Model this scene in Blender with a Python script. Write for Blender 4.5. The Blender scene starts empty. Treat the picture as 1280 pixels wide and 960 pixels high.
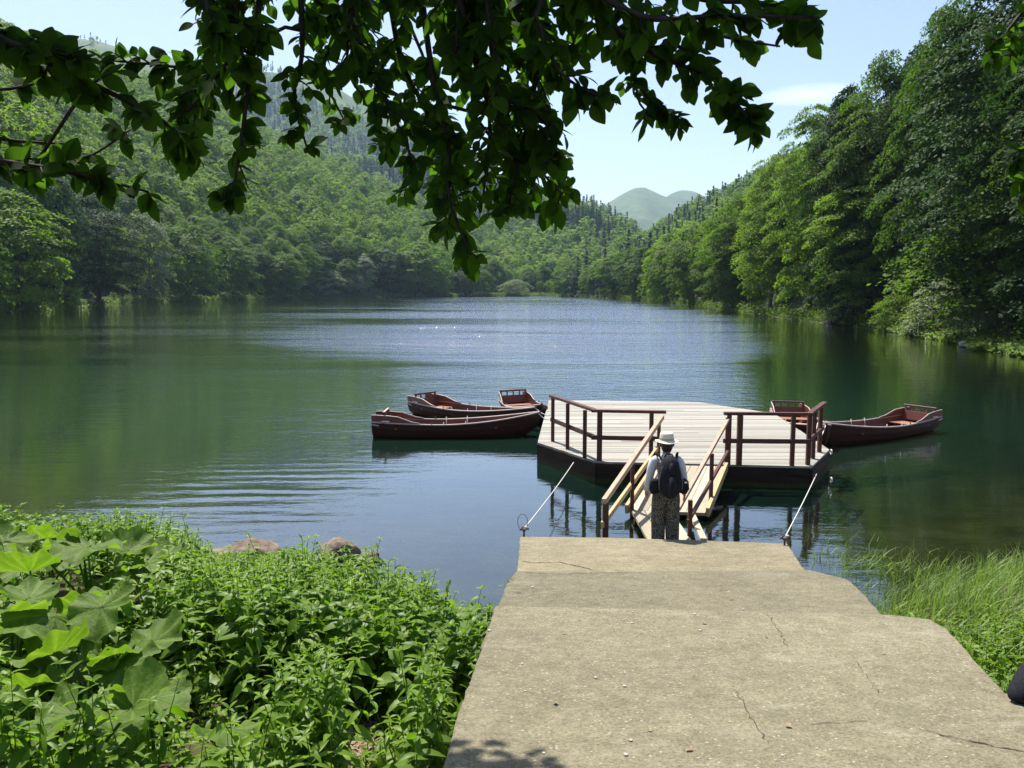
import bpy, bmesh, math, random
import numpy as np
from mathutils import Vector, Matrix, Euler

rng = np.random.default_rng(7)
random.seed(7)
scene = bpy.context.scene
COL = scene.collection
PI = math.pi

# ------------------------------------------------------------------ camera
F = 1035.0
PITCH = math.radians(6.5)
CAMZ = 3.7
cp, sp = math.cos(PITCH), math.sin(PITCH)


def ray(px, py):
    a, b = (px - 640) / F, (480 - py) / F
    return Vector((a, cp + b * sp, -sp + b * cp))


def at_z(px, py, z=0.0):
    r = ray(px, py)
    t = (z - CAMZ) / r.z
    return Vector((r.x * t, r.y * t, z))


def at_d(px, py, d):
    r = ray(px, py)
    t = d / r.y
    return Vector((r.x * t, r.y * t, CAMZ + r.z * t))


def sky_z(py, d):
    """height of a point seen at row py at distance d"""
    r = ray(640, py)
    return CAMZ + r.z / r.y * d


cam = bpy.data.cameras.new('camera')
cam.sensor_width = 36.0
cam.lens = F / 1280 * 36
cam.clip_end = 30000
cam.clip_start = 0.05
camo = bpy.data.objects.new('camera', cam)
camo.location = (0, 0, CAMZ)
camo.rotation_euler = (math.radians(90) - PITCH, 0, 0)
COL.objects.link(camo)
scene.camera = camo

# ------------------------------------------------------------------ light
SUN_EL, SUN_AZ = math.radians(62), math.radians(-26)      # azimuth measured from +Y towards +X
sdir = Vector((math.sin(SUN_AZ) * math.cos(SUN_EL), math.cos(SUN_AZ) * math.cos(SUN_EL), math.sin(SUN_EL)))
sl = bpy.data.lights.new('sun', 'SUN')
sl.energy = 5.0
sl.angle = math.radians(0.53)
sl.color = (1.0, 0.95, 0.87)
so = bpy.data.objects.new('sun', sl)
so.rotation_euler = (-sdir).to_track_quat('-Z', 'Y').to_euler()
so.location = (0, 0, 50)
COL.objects.link(so)

world = bpy.data.worlds.new('World')
scene.world = world
world.use_nodes = True
nt = world.node_tree
nt.nodes.clear()
wo = nt.nodes.new('ShaderNodeOutputWorld')
bg = nt.nodes.new('ShaderNodeBackground')
sk = nt.nodes.new('ShaderNodeTexSky')
sk.sky_type = 'NISHITA'
sk.sun_disc = False
sk.sun_elevation = SUN_EL
sk.sun_rotation = SUN_AZ
sk.altitude = 800
sk.air_density = 1.0
sk.dust_density = 1.8
sk.ozone_density = 1.0
bg.inputs['Strength'].default_value = 0.106
def wn(op, a, b=None, clamp=False):
    nd = nt.nodes.new('ShaderNodeMath')
    nd.operation = op
    nd.use_clamp = clamp
    for i, v in enumerate((a, b)):
        if v is None:
            continue
        if isinstance(v, (int, float)):
            nd.inputs[i].default_value = v
        else:
            nt.links.new(v, nd.inputs[i])
    return nd.outputs[0]


def wdot(vec):
    nd = nt.nodes.new('ShaderNodeVectorMath')
    nd.operation = 'DOT_PRODUCT'
    nt.links.new(wtc.outputs['Generated'], nd.inputs[0])
    nd.inputs[1].default_value = vec
    return nd.outputs['Value']


# one thin cloud low in the sky above the right hand ridge
wtc = nt.nodes.new('ShaderNodeTexCoord')
cd = ray(1012, 118).normalized()
ch = Vector((cd.y, -cd.x, 0)).normalized()
cu = ch.cross(cd)
wnz = nt.nodes.new('ShaderNodeTexNoise')
wnz.inputs['Scale'].default_value = 30
wnz.inputs['Detail'].default_value = 5
wmp = nt.nodes.new('ShaderNodeMapping')
wmp.inputs['Scale'].default_value = (1, 1, 3.5)
nt.links.new(wtc.outputs['Generated'], wmp.inputs[0])
nt.links.new(wmp.outputs[0], wnz.inputs['Vector'])
ea = wn('POWER', wn('DIVIDE', wdot(ch), 0.055), 2)
eb = wn('POWER', wn('DIVIDE', wdot(cu), 0.0125), 2)
cm_ = wn('SUBTRACT', 1.0, wn('ADD', ea, eb), True)
cm_ = wn('MULTIPLY', wn('MULTIPLY', cm_, wn('GREATER_THAN', wdot(cd), 0.5)), wn('MULTIPLY', wnz.outputs['Fac'], 1.1), True)
wmix = nt.nodes.new('ShaderNodeMix')
wmix.data_type = 'RGBA'
nt.links.new(cm_, wmix.inputs[0])
wtint = nt.nodes.new('ShaderNodeMix')
wtint.data_type = 'RGBA'
wtint.blend_type = 'MULTIPLY'
wtint.inputs[0].default_value = 1.0
nt.links.new(sk.outputs[0], wtint.inputs[6])
wtint.inputs[7].default_value = (1.045, 0.98, 0.985, 1)      # white balance of the sky
nt.links.new(wtint.outputs[2], wmix.inputs[6])
wmix.inputs[7].default_value = (7.0, 7.4, 8.0, 1)
nt.links.new(wmix.outputs[2], bg.inputs['Color'])
nt.links.new(bg.outputs[0], wo.inputs['Surface'])

scene.view_settings.view_transform = 'Standard'
scene.view_settings.look = 'None'
scene.view_settings.gamma = 1
scene.view_settings.exposure = 0.94
scene.view_settings.use_curve_mapping = False
scene.render.engine = 'CYCLES'
cy = scene.cycles
cy.use_denoising = True
try:
    cy.denoiser = 'OPENIMAGEDENOISE'
    cy.denoising_input_passes = 'RGB_ALBEDO_NORMAL'
    cy.denoising_prefilter = 'NONE'
except Exception:
    pass
cy.max_bounces = 6
cy.diffuse_bounces = 2
cy.glossy_bounces = 3
cy.transmission_bounces = 3
cy.transparent_max_bounces = 8
cy.volume_bounces = 0
cy.sample_clamp_indirect = 4.0
cy.caustics_reflective = False
cy.caustics_refractive = False


# ------------------------------------------------------------------ materials
class NT:
    def __init__(s, name):
        s.m = bpy.data.materials.new(name)
        s.m.use_nodes = True
        s.t = s.m.node_tree
        s.t.nodes.clear()
        s.out = s.t.nodes.new('ShaderNodeOutputMaterial')

    def n(s, typ, **kw):
        nd = s.t.nodes.new('ShaderNode' + typ)
        for k, v in kw.items():
            if k.startswith('i_'):
                nd.inputs[k[2:].replace('_', ' ')].default_value = v
            else:
                setattr(nd, k, v)
        return nd

    def l(s, a, b):
        s.t.links.new(a, b)

    def math(s, op, a, b=None, clamp=False):
        nd = s.n('Math', operation=op, use_clamp=clamp)
        for i, v in enumerate((a, b)):
            if v is None:
                continue
            if isinstance(v, (int, float)):
                nd.inputs[i].default_value = v
            else:
                s.l(v, nd.inputs[i])
        return nd.outputs[0]

    def ramp(s, fac, stops, interp='LINEAR'):
        nd = s.n('ValToRGB')
        nd.color_ramp.interpolation = interp
        els = nd.color_ramp.elements
        while len(els) < len(stops):
            els.new(0.5)
        for e, (p, c) in zip(els, stops):
            e.position = p
            e.color = (*c, 1) if len(c) == 3 else c
        s.l(fac, nd.inputs[0])
        return nd.outputs[0]

    def mixc(s, fac, a, b, blend='MIX'):
        nd = s.n('Mix', data_type='RGBA', blend_type=blend)
        for sock, v in ((nd.inputs[0], fac), (nd.inputs[6], a), (nd.inputs[7], b)):
            if isinstance(v, (int, float)):
                sock.default_value = v
            elif isinstance(v, tuple):
                sock.default_value = (*v, 1) if len(v) == 3 else v
            else:
                s.l(v, sock)
        return nd.outputs[2]

    def noise(s, scale, detail=4, rough=0.6, vec=None, coord='Object', stretch=None, dist=0.0):
        if vec is None:
            vec = s.n('TexCoord').outputs[coord]
        if stretch is not None:
            mp = s.n('Mapping')
            mp.inputs['Scale'].default_value = stretch
            s.l(vec, mp.inputs[0])
            vec = mp.outputs[0]
        nd = s.n('TexNoise')
        nd.inputs['Scale'].default_value = scale
        nd.inputs['Detail'].default_value = detail
        nd.inputs['Roughness'].default_value = rough
        nd.inputs['Distortion'].default_value = dist
        s.l(vec, nd.inputs['Vector'])
        return nd.outputs['Fac']

    def bump(s, h, strength=0.3, dist=0.01):
        nd = s.n('Bump')
        nd.inputs['Strength'].default_value = strength
        nd.inputs['Distance'].default_value = dist
        s.l(h, nd.inputs['Height'])
        return nd.outputs[0]

    def pbr(s, col, rough=0.6, spec=0.4, normal=None):
        p = s.n('BsdfPrincipled')
        for sock, v in (('Base Color', col), ('Roughness', rough), ('Specular IOR Level', spec)):
            if isinstance(v, tuple):
                p.inputs[sock].default_value = (*v, 1)
            elif isinstance(v, (int, float)):
                p.inputs[sock].default_value = v
            else:
                s.l(v, p.inputs[sock])
        if normal is not None:
            s.l(normal, p.inputs['Normal'])
        return p.outputs[0]

    def done(s, sh):
        s.l(sh, s.out.inputs['Surface'])
        return s.m


def leaf_mat(name, dark, light, trans=0.38, rough=0.6, spec=0.10, attr=None, tcol=None, nscale=0.35):
    """foliage: colour differs from plant to plant and from leaf clump to leaf clump, light passes through the blades"""
    n = NT(name)
    if attr:
        r = n.n('Attribute', attribute_name=attr).outputs['Fac']
    else:
        r = n.n('ObjectInfo').outputs['Random']
    nz = n.noise(nscale, 3)
    f = n.math('ADD', n.math('MULTIPLY', r, 0.6), n.math('MULTIPLY', n.math('SUBTRACT', nz, 0.3), 0.9), clamp=True)
    c = n.ramp(f, [(0.1, dark), (0.85, light)])
    geo = n.n('NewGeometry')
    c2 = n.mixc(n.math('MULTIPLY', n.math('SUBTRACT', geo.outputs['Random Per Island'], 0.3), 0.4, clamp=True), c, tuple(min(1, x * 1.35) for x in light))
    p = n.pbr(c2, rough, spec)
    tr = n.n('BsdfTranslucent')
    tc = n.mixc(1.0, c2, tcol or (1.5, 1.75, 0.55), 'MULTIPLY')
    n.l(tc, tr.inputs['Color'])
    mx = n.n('MixShader')
    mx.inputs[0].default_value = trans
    n.l(p, mx.inputs[1])
    n.l(tr.outputs[0], mx.inputs[2])
    return n.done(mx.outputs[0])


def wood_mat(name, a, b, rough=0.6, spec=0.3, stretch=(1, 12, 12), scale=2.0, attr=False, bumpd=0.004):
    n = NT(name)
    nz = n.noise(scale, 6, 0.65, stretch=stretch)
    n2 = n.noise(scale * 9, 4, 0.6, stretch=stretch)
    f = n.math('ADD', n.math('MULTIPLY', nz, 0.7), n.math('MULTIPLY', n2, 0.3))
    if attr:
        at = n.n('Attribute', attribute_name='tint').outputs['Fac']
        f = n.math('ADD', n.math('MULTIPLY', f, 0.6), n.math('MULTIPLY', at, 0.4))
    c = n.ramp(f, [(0.3, a), (0.7, b)])
    return n.done(n.pbr(c, rough, spec, n.bump(n2, 0.4, bumpd)))


def plain_mat(name, a, b, scale=20, rough=0.7, spec=0.3, bs=0.3, bd=0.004):
    n = NT(name)
    nz = n.noise(scale, 5, 0.6)
    c = n.ramp(nz, [(0.3, a), (0.7, b)])
    return n.done(n.pbr(c, rough, spec, n.bump(nz, bs, bd)))


M = {}
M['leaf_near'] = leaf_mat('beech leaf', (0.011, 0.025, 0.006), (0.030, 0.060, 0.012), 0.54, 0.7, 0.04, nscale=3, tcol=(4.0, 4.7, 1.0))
M['leaf_mid'] = leaf_mat('leaf green', (0.046, 0.092, 0.014), (0.110, 0.172, 0.026), 0.45)
M['leaf_light'] = leaf_mat('leaf yellow green', (0.068, 0.120, 0.016), (0.140, 0.210, 0.030), 0.46)
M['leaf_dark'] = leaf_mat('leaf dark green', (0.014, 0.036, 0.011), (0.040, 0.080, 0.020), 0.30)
M['leaf_pale'] = leaf_mat('leaf silvery', (0.130, 0.170, 0.092), (0.225, 0.265, 0.160), 0.30)
M['needles'] = leaf_mat('needles', (0.012, 0.030, 0.017), (0.026, 0.056, 0.030), 0.08)
M['forest'] = leaf_mat('forest leaf', (0.072, 0.126, 0.016), (0.165, 0.230, 0.030), 0.42, attr='tint', nscale=0.02)
M['conifer_forest'] = leaf_mat('forest needles', (0.014, 0.034, 0.020), (0.030, 0.060, 0.030), 0.08, attr='tint', nscale=0.02)
M['herb'] = leaf_mat('nettle leaf', (0.066, 0.135, 0.010), (0.160, 0.255, 0.018), 0.42, 0.45, 0.22, attr='tint', nscale=1.2)
M['butterbur'] = leaf_mat('butterbur leaf', (0.060, 0.120, 0.013), (0.105, 0.180, 0.020), 0.42, 0.5, 0.2, nscale=6)
M['sedge'] = leaf_mat('sedge blade', (0.082, 0.140, 0.024), (0.215, 0.290, 0.085), 0.38, 0.45, 0.25, attr='tint', nscale=1)
M['bark'] = plain_mat('bark', (0.055, 0.047, 0.038), (0.16, 0.14, 0.115), 3, 0.85, 0.15, 0.6, 0.03)
M['twig'] = plain_mat('twig bark', (0.018, 0.014, 0.011), (0.045, 0.036, 0.028), 30, 0.8, 0.2)
M['rail'] = wood_mat('brown painted rail', (0.060, 0.022, 0.015), (0.115, 0.048, 0.034), 0.6, 0.25, (6, 6, 6), 2)
M['rail_sunlit'] = wood_mat('sunlit rail', (0.26, 0.17, 0.11), (0.50, 0.38, 0.26), 0.6, 0.3, (2, 2, 2), 6)  # light tan stands for sun falling on the handrails
M['deck'] = wood_mat('weathered boards', (0.225, 0.210, 0.176), (0.355, 0.338, 0.292), 0.75, 0.2, (1, 14, 14), 1.2, attr=True)
M['fascia'] = wood_mat('dark fascia', (0.016, 0.010, 0.008), (0.040, 0.025, 0.019), 0.8, 0.08)
n = NT('dark fascia')
nz = n.noise(2.0, 6, 0.65, stretch=(0.6, 0.6, 6))
c = n.ramp(nz, [(0.3, (0.018, 0.011, 0.008)), (0.7, (0.050, 0.032, 0.024))])
sx_ = n.n('SeparateXYZ')
n.l(n.n('TexCoord').outputs['Object'], sx_.inputs[0])
lo_ = n.math('LESS_THAN', n.math('ADD', sx_.outputs[2], n.math('MULTIPLY', n.noise(6, 4, 0.7), -0.16)), 0.01)
c = n.mixc(n.math('MULTIPLY', lo_, 0.8), c, (0.040, 0.050, 0.018))
M['fascia'] = n.done(n.pbr(c, 0.8, 0.08, n.bump(nz, 0.5, 0.01)))
M['gang'] = wood_mat('gangway boards', (0.27, 0.225, 0.16), (0.52, 0.45, 0.34), 0.75, 0.2, (12, 1, 12), 1.2, attr=True)
M['stringer'] = wood_mat('yellow timber', (0.36, 0.25, 0.12), (0.55, 0.41, 0.22), 0.7, 0.2, (3, 1, 3), 3)
M['hull'] = wood_mat('dark boat hull', (0.032, 0.011, 0.007), (0.070, 0.026, 0.017), 0.6, 0.12, (1, 6, 6), 2)
M['hull_in'] = wood_mat('red brown boat inside', (0.095, 0.024, 0.014), (0.19, 0.055, 0.032), 0.5, 0.4, (1, 6, 6), 3)
M['gunwale'] = wood_mat('sunlit worn gunwale', (0.36, 0.27, 0.23), (0.58, 0.48, 0.43), 0.45, 0.4, (1, 4, 4), 3)  # sun's highlight on the worn wood painted in as a lighter colour
M['thwart'] = wood_mat('boat bench', (0.24, 0.10, 0.055), (0.40, 0.20, 0.12), 0.45, 0.4, (5, 1, 5), 3)
M['rope'] = plain_mat('rope', (0.45, 0.42, 0.37), (0.68, 0.65, 0.6), 90, 0.8, 0.2)
M['rust'] = plain_mat('rusty iron', (0.05, 0.025, 0.018), (0.14, 0.07, 0.05), 40, 0.7, 0.4)
M['rock'] = plain_mat('shore rock', (0.085, 0.065, 0.05), (0.27, 0.21, 0.165), 7, 0.9, 0.15, 1.0, 0.06)
M['rock_grey'] = plain_mat('grey rock', (0.16, 0.155, 0.14), (0.36, 0.35, 0.32), 4, 0.85, 0.2, 0.7, 0.05)
M['skin'] = plain_mat('skin', (0.33, 0.17, 0.11), (0.42, 0.23, 0.155), 30, 0.5, 0.4, 0.05)
M['shirt'] = plain_mat('pale shirt', (0.52, 0.49, 0.52), (0.66, 0.63, 0.66), 16, 0.85, 0.15, 0.3, 0.01)
M['hat'] = plain_mat('straw hat', (0.55, 0.51, 0.40), (0.74, 0.70, 0.58), 60, 0.85, 0.15)
M['hatband'] = plain_mat('hat band', (0.30, 0.27, 0.21), (0.40, 0.36, 0.29), 60, 0.85, 0.15)
M['hair'] = plain_mat('brown hair', (0.020, 0.013, 0.010), (0.05, 0.032, 0.024), 60, 0.6, 0.3)
M['pack'] = plain_mat('black nylon', (0.008, 0.009, 0.012), (0.018, 0.019, 0.025), 40, 0.75, 0.12, 0.4, 0.01)
M['pack_grey'] = plain_mat('grey nylon', (0.07, 0.075, 0.085), (0.15, 0.155, 0.17), 40, 0.45, 0.5)
M['shoe'] = plain_mat('shoe', (0.03, 0.028, 0.026), (0.06, 0.055, 0.05), 30, 0.7, 0.3)
M['white'] = plain_mat('white paint', (0.62, 0.60, 0.58), (0.78, 0.76, 0.74), 20, 0.6, 0.3)
M['red'] = plain_mat('red paint', (0.42, 0.06, 0.07), (0.55, 0.10, 0.10), 20, 0.5, 0.4)
M['orange'] = plain_mat('orange petal', (0.62, 0.16, 0.02), (0.75, 0.30, 0.04), 20, 0.6, 0.3)
M['drift'] = plain_mat('dry litter', (0.12, 0.08, 0.05), (0.36, 0.27, 0.18), 30, 0.85, 0.1)
M['pebble'] = plain_mat('pale stone', (0.30, 0.28, 0.24), (0.48, 0.46, 0.41), 30, 0.8, 0.2)

# speckled trousers
n = NT('speckled trousers')
v = n.noise(75, 2, 0.5)
M['trousers'] = n.done(n.pbr(n.ramp(v, [(0.47, (0.024, 0.021, 0.018)), (0.60, (0.24, 0.22, 0.18))]), 0.85, 0.15))

# crack filling
M['crack'] = plain_mat('crack dirt', (0.030, 0.026, 0.020), (0.075, 0.065, 0.05), 40, 0.95, 0.05)

# concrete with exposed aggregate
n = NT('old concrete')
big = n.noise(0.55, 5, 0.6)
mid = n.noise(5.0, 6, 0.7)
fine = n.noise(55.0, 3, 0.75)
vor = n.n('TexVoronoi')
vor.inputs['Scale'].default_value = 38
n.l(n.n('TexCoord').outputs['Object'], vor.inputs['Vector'])
c = n.ramp(n.math('ADD', n.math('MULTIPLY', big, 0.5), n.math('MULTIPLY', mid, 0.5)), [(0.33, (0.136, 0.120, 0.078)), (0.67, (0.243, 0.218, 0.146))])
c = n.mixc(0.95, c, n.ramp(fine, [(0.25, (0.45, 0.44, 0.42)), (0.5, (1, 1, 1)), (0.75, (1.45, 1.45, 1.42))]), 'MULTIPLY')
mott = n.noise(13.0, 5, 0.75)
c = n.mixc(0.8, c, n.ramp(mott, [(0.3, (0.74, 0.74, 0.72)), (0.55, (1.05, 1.05, 1.04)), (0.75, (1.2, 1.2, 1.17))]), 'MULTIPLY')
sepc = n.n('SeparateColor')
n.l(vor.outputs['Color'], sepc.inputs[0])
stone = n.math('MULTIPLY', n.math('LESS_THAN', vor.outputs['Distance'], 0.30), n.math('GREATER_THAN', sepc.outputs[0], 0.88))
c = n.mixc(n.math('MULTIPLY', stone, 0.45), c, (0.46, 0.44, 0.37))
dark = n.math('MULTIPLY', n.math('LESS_THAN', vor.outputs['Distance'], 0.26), n.math('LESS_THAN', sepc.outputs[0], 0.12))
c = n.mixc(n.math('MULTIPLY', dark, 0.7), c, (0.085, 0.075, 0.06))
st = n.noise(1.7, 5, 0.7, stretch=(1, 2.4, 1), dist=0.6)
c = n.mixc(n.math('MULTIPLY', n.math('SUBTRACT', st, 0.56, clamp=True), 2.6, clamp=True), c, (0.315, 0.295, 0.225))
mossn = n.noise(2.6, 5, 0.7, dist=0.4)
c = n.mixc(n.math('MULTIPLY', n.math('SUBTRACT', mossn, 0.55, clamp=True), 3.2, clamp=True), c, (0.135, 0.125, 0.080))
pour = n.n('Attribute', attribute_name='pour').outputs['Fac']
c = n.mixc(1.0, c, n.ramp(pour, [(0.0, (1, 1, 1)), (0.5, (0.86, 0.86, 0.86)), (1.0, (1.10, 1.08, 1.04))]), 'MULTIPLY')
h = n.math('ADD', n.math('MULTIPLY', fine, 0.5), n.math('MULTIPLY', mid, 0.9))
M['concrete'] = n.done(n.pbr(c, 0.9, 0.2, n.bump(n.math('ADD', h, n.math('MULTIPLY', mott, 0.9)), 0.9, 0.022)))

# ground: soil near, forest floor on the hills, mud and weed in the lake bed, meadow high up
n = NT('ground')
geo = n.n('NewGeometry')
sep = n.n('SeparateXYZ')
n.l(geo.outputs['Position'], sep.inputs[0])
zz = sep.outputs[2]
nz = n.noise(1.4, 6, 0.65)
soil = n.ramp(nz, [(0.3, (0.030, 0.023, 0.014)), (0.7, (0.085, 0.065, 0.042))])
floor_ = n.ramp(n.noise(0.05, 5, 0.6), [(0.35, (0.022, 0.034, 0.014)), (0.65, (0.05, 0.068, 0.026))])
mead = n.n('Attribute', attribute_name='meadow').outputs['Fac']
hill = n.mixc(mead, floor_, n.ramp(n.noise(0.012, 6, 0.7), [(0.35, (0.050, 0.080, 0.032)), (0.65, (0.115, 0.145, 0.055))]))
far = n.n('Attribute', attribute_name='far').outputs['Fac']
land = n.mixc(far, soil, hill)
bed = n.ramp(n.noise(0.9, 7, 0.7), [(0.3, (0.050, 0.052, 0.030)), (0.5, (0.10, 0.095, 0.060)), (0.72, (0.19, 0.165, 0.115))])
wet = n.math('LESS_THAN', zz, 0.03)
c = n.mixc(wet, land, bed)
M['ground'] = n.done(n.pbr(c, 0.95, 0.1, n.bump(nz, 0.6, 0.05)))

# water
n = NT('lake water')
tc = n.n('TexCoord').outputs['Object']
rip = n.n('Attribute', attribute_name='ripple').outputs['Fac']
small = n.noise(2.2, 4, 0.6, vec=tc, stretch=(0.55, 1.5, 1))
bigw = n.noise(0.35, 3, 0.5, vec=tc, stretch=(0.6, 1.6, 1))
patch = n.noise(0.035, 3, 0.6, vec=tc, stretch=(0.5, 1.6, 1), dist=0.5)
pm = n.math('MULTIPLY', rip, n.math('ADD', 0.35, n.math('MULTIPLY', n.math('SUBTRACT', patch, 0.36, clamp=True), 5.0, clamp=True)))
hh = n.math('MULTIPLY', n.math('ADD', n.math('MULTIPLY', small, 0.10), n.math('MULTIPLY', bigw, 0.10)), pm)
# long swell lines spreading by the left bank
wv = n.n('TexWave', wave_type='BANDS', bands_direction='Y', wave_profile='SIN')
wv.inputs['Scale'].default_value = 0.55
wv.inputs['Distortion'].default_value = 9.0
wv.inputs['Detail'].default_value = 1.5
wv.inputs['Detail Scale'].default_value = 0.35
n.l(tc, wv.inputs['Vector'])
wl = n.n('Attribute', attribute_name='swell').outputs['Fac']
hh = n.math('ADD', hh, n.math('MULTIPLY', n.math('MULTIPLY', wv.outputs['Fac'], n.math('MULTIPLY', wl, n.math('MULTIPLY', n.math('SUBTRACT', n.noise(0.55, 4, 0.6, vec=tc, stretch=(0.5, 1.5, 1)), 0.42, clamp=True), 3.5))), 0.009))
bn = n.n('Bump')
bn.inputs['Strength'].default_value = 1.0
bn.inputs['Distance'].default_value = 1.0
n.l(hh, bn.inputs['Height'])
fr = n.n('Fresnel')
fr.inputs['IOR'].default_value = 1.55
gl = n.n('BsdfGlossy')
gl.inputs['Roughness'].default_value = 0.03
gl.inputs['Color'].default_value = (1, 1, 1, 1)
n.l(bn.outputs[0], gl.inputs['Normal'])
dep = n.n('Attribute', attribute_name='depth').outputs['Fac']
df = n.n('BsdfDiffuse')
df.inputs['Color'].default_value = (0.008, 0.034, 0.022, 1)
tp = n.n('BsdfTransparent')
tp.inputs['Color'].default_value = (0.42, 0.50, 0.36, 1)
body = n.n('MixShader')
n.l(dep, body.inputs[0])
n.l(tp.outputs[0], body.inputs[1])
n.l(df.outputs[0], body.inputs[2])
mx = n.n('MixShader')
n.l(n.math('ADD', n.math('MULTIPLY', fr.outputs[0], 1.35), 0.03, clamp=True), mx.inputs[0])
n.l(body.outputs[0], mx.inputs[1])
n.l(gl.outputs[0], mx.inputs[2])
M['water'] = n.done(mx.outputs[0])

# air
n = NT('air')
pv = n.n('VolumePrincipled')
pv.inputs['Color'].default_value = (0.55, 0.78, 1.0, 1)
pv.inputs['Density'].default_value = 0.00010
pv.inputs['Anisotropy'].default_value = 0.2
n.l(pv.outputs[0], n.out.inputs['Volume'])
M['air'] = n.m


# ------------------------------------------------------------------ mesh helpers
def fast_mesh(name, V, Fq, mat, attrs=None, smooth=False):
    me = bpy.data.meshes.new(name)
    V = np.ascontiguousarray(V, dtype=np.float32)
    Fq = np.ascontiguousarray(Fq, dtype=np.int32)
    k = Fq.shape[1]
    me.vertices.add(len(V))
    me.vertices.foreach_set('co', V.ravel())
    me.loops.add(Fq.size)
    me.loops.foreach_set('vertex_index', Fq.ravel())
    me.polygons.add(len(Fq))
    me.polygons.foreach_set('loop_start', np.arange(0, Fq.size, k, dtype=np.int32))
    if smooth:
        me.polygons.foreach_set('use_smooth', np.ones(len(Fq), dtype=bool))
    for an, arr in (attrs or {}).items():
        a = me.attributes.new(an, 'FLOAT', 'POINT')
        a.data.foreach_set('value', np.ascontiguousarray(arr, dtype=np.float32))
    me.update(calc_edges=True)
    me.materials.append(mat)
    return me


def link(name, me, parent=None, loc=None):
    o = bpy.data.objects.new(name, me)
    COL.objects.link(o)
    if parent is not None:
        o.parent = parent
    if loc is not None:
        o.location = loc
    return o


def tag(o, label=None, cat=None, group=None, kind=None):
    if label:
        o['label'] = label
    if cat:
        o['category'] = cat
    if group:
        o['group'] = group
    if kind:
        o['kind'] = kind
    return o


def empty(name, loc=(0, 0, 0), rz=0.0):
    o = bpy.data.objects.new(name, None)
    o.empty_display_size = 0.2
    o.location = loc
    o.rotation_euler = (0, 0, rz)
    COL.objects.link(o)
    return o


def copy_tree(o, parent=None):
    c = o.copy()
    COL.objects.link(c)
    if parent is not None:
        c.parent = parent
    for ch in list(o.children):
        copy_tree(ch, c)
    return c


class MB:
    """collects verts and faces of any size for one mesh"""

    def __init__(s):
        s.v, s.f, s.t = [], [], []
        s.tint = 0.5

    def add(s, vs, fs):
        b = len(s.v)
        s.v += [tuple(x) for x in vs]
        s.t += [s.tint] * len(vs)
        s.f += [tuple(b + i for i in f) for f in fs]

    def box(s, c, size, rot=None, taper=1.0):
        hx, hy, hz = size[0] / 2, size[1] / 2, size[2] / 2
        vs = [Vector((x * hx * (taper if z > 0 else 1), y * hy * (taper if z > 0 else 1), z * hz)) for z in (-1, 1) for y in (-1, 1) for x in (-1, 1)]
        if rot is not None:
            vs = [rot @ q for q in vs]
        c = Vector(c)
        s.add([q + c for q in vs], [(0, 2, 3, 1), (4, 5, 7, 6), (0, 1, 5, 4), (2, 6, 7, 3), (0, 4, 6, 2), (1, 3, 7, 5)])

    def beam(s, a, b, w, h, up=Vector((0, 0, 1))):
        a, b = Vector(a), Vector(b)
        d = (b - a)
        L = d.length
        d.normalize()
        side = d.cross(up)
        if side.length < 1e-4:
            side = Vector((1, 0, 0))
        side.normalize()
        u = side.cross(d)
        R = Matrix((d, side, u)).transposed()
        s.box((a + b) / 2, (L, w, h), R)

    def tube(s, pts, rad, seg=8, cap=True, squash=None):
        pts = [Vector(p) for p in pts]
        if isinstance(rad, (int, float)):
            rad = [rad] * len(pts)
        rings = []
        prev = None
        for i, p in enumerate(pts):
            d = (pts[min(i + 1, len(pts) - 1)] - pts[max(i - 1, 0)])
            if d.length < 1e-9:
                d = Vector((0, 0, 1))
            d.normalize()
            if prev is None:
                ref = Vector((0, 1, 0)) if abs(d.y) < 0.9 else Vector((1, 0, 0))
                side = d.cross(ref).normalized()
            else:
                side = (prev - d * prev.dot(d)).normalized()
            prev = side
            u = d.cross(side)
            r = rad[i]
            rx, ry = (r if isinstance(r, tuple) else (r, r))
            rings.append([p + side * (math.cos(2 * PI * k / seg) * rx) + u * (math.sin(2 * PI * k / seg) * ry) for k in range(seg)])
        vs = [q for r in rings for q in r]
        fs = []
        for i in range(len(rings) - 1):
            for k in range(seg):
                a, b = i * seg + k, i * seg + (k + 1) % seg
                fs.append((a, b, b + seg, a + seg))
        if cap:
            fs.append(tuple(reversed(range(seg))))
            fs.append(tuple(range((len(rings) - 1) * seg, len(rings) * seg)))
        s.add(vs, fs)

    def build(s, name, mat, parent=None, smooth=False, bevel=0.0, attr=False):
        me = bpy.data.meshes.new(name)
        me.from_pydata(s.v, [], s.f)
        if attr:
            a = me.attributes.new('tint', 'FLOAT', 'POINT')
            a.data.foreach_set('value', np.array(s.t, dtype=np.float32))
        if smooth:
            for p in me.polygons:
                p.use_smooth = True
        me.materials.append(mat)
        me.update()
        o = link(name, me, parent)
        if bevel:
            m = o.modifiers.new('bevel', 'BEVEL')
            m.width = bevel
            m.segments = 2
            m.limit_method = 'ANGLE'
        return o


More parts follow.
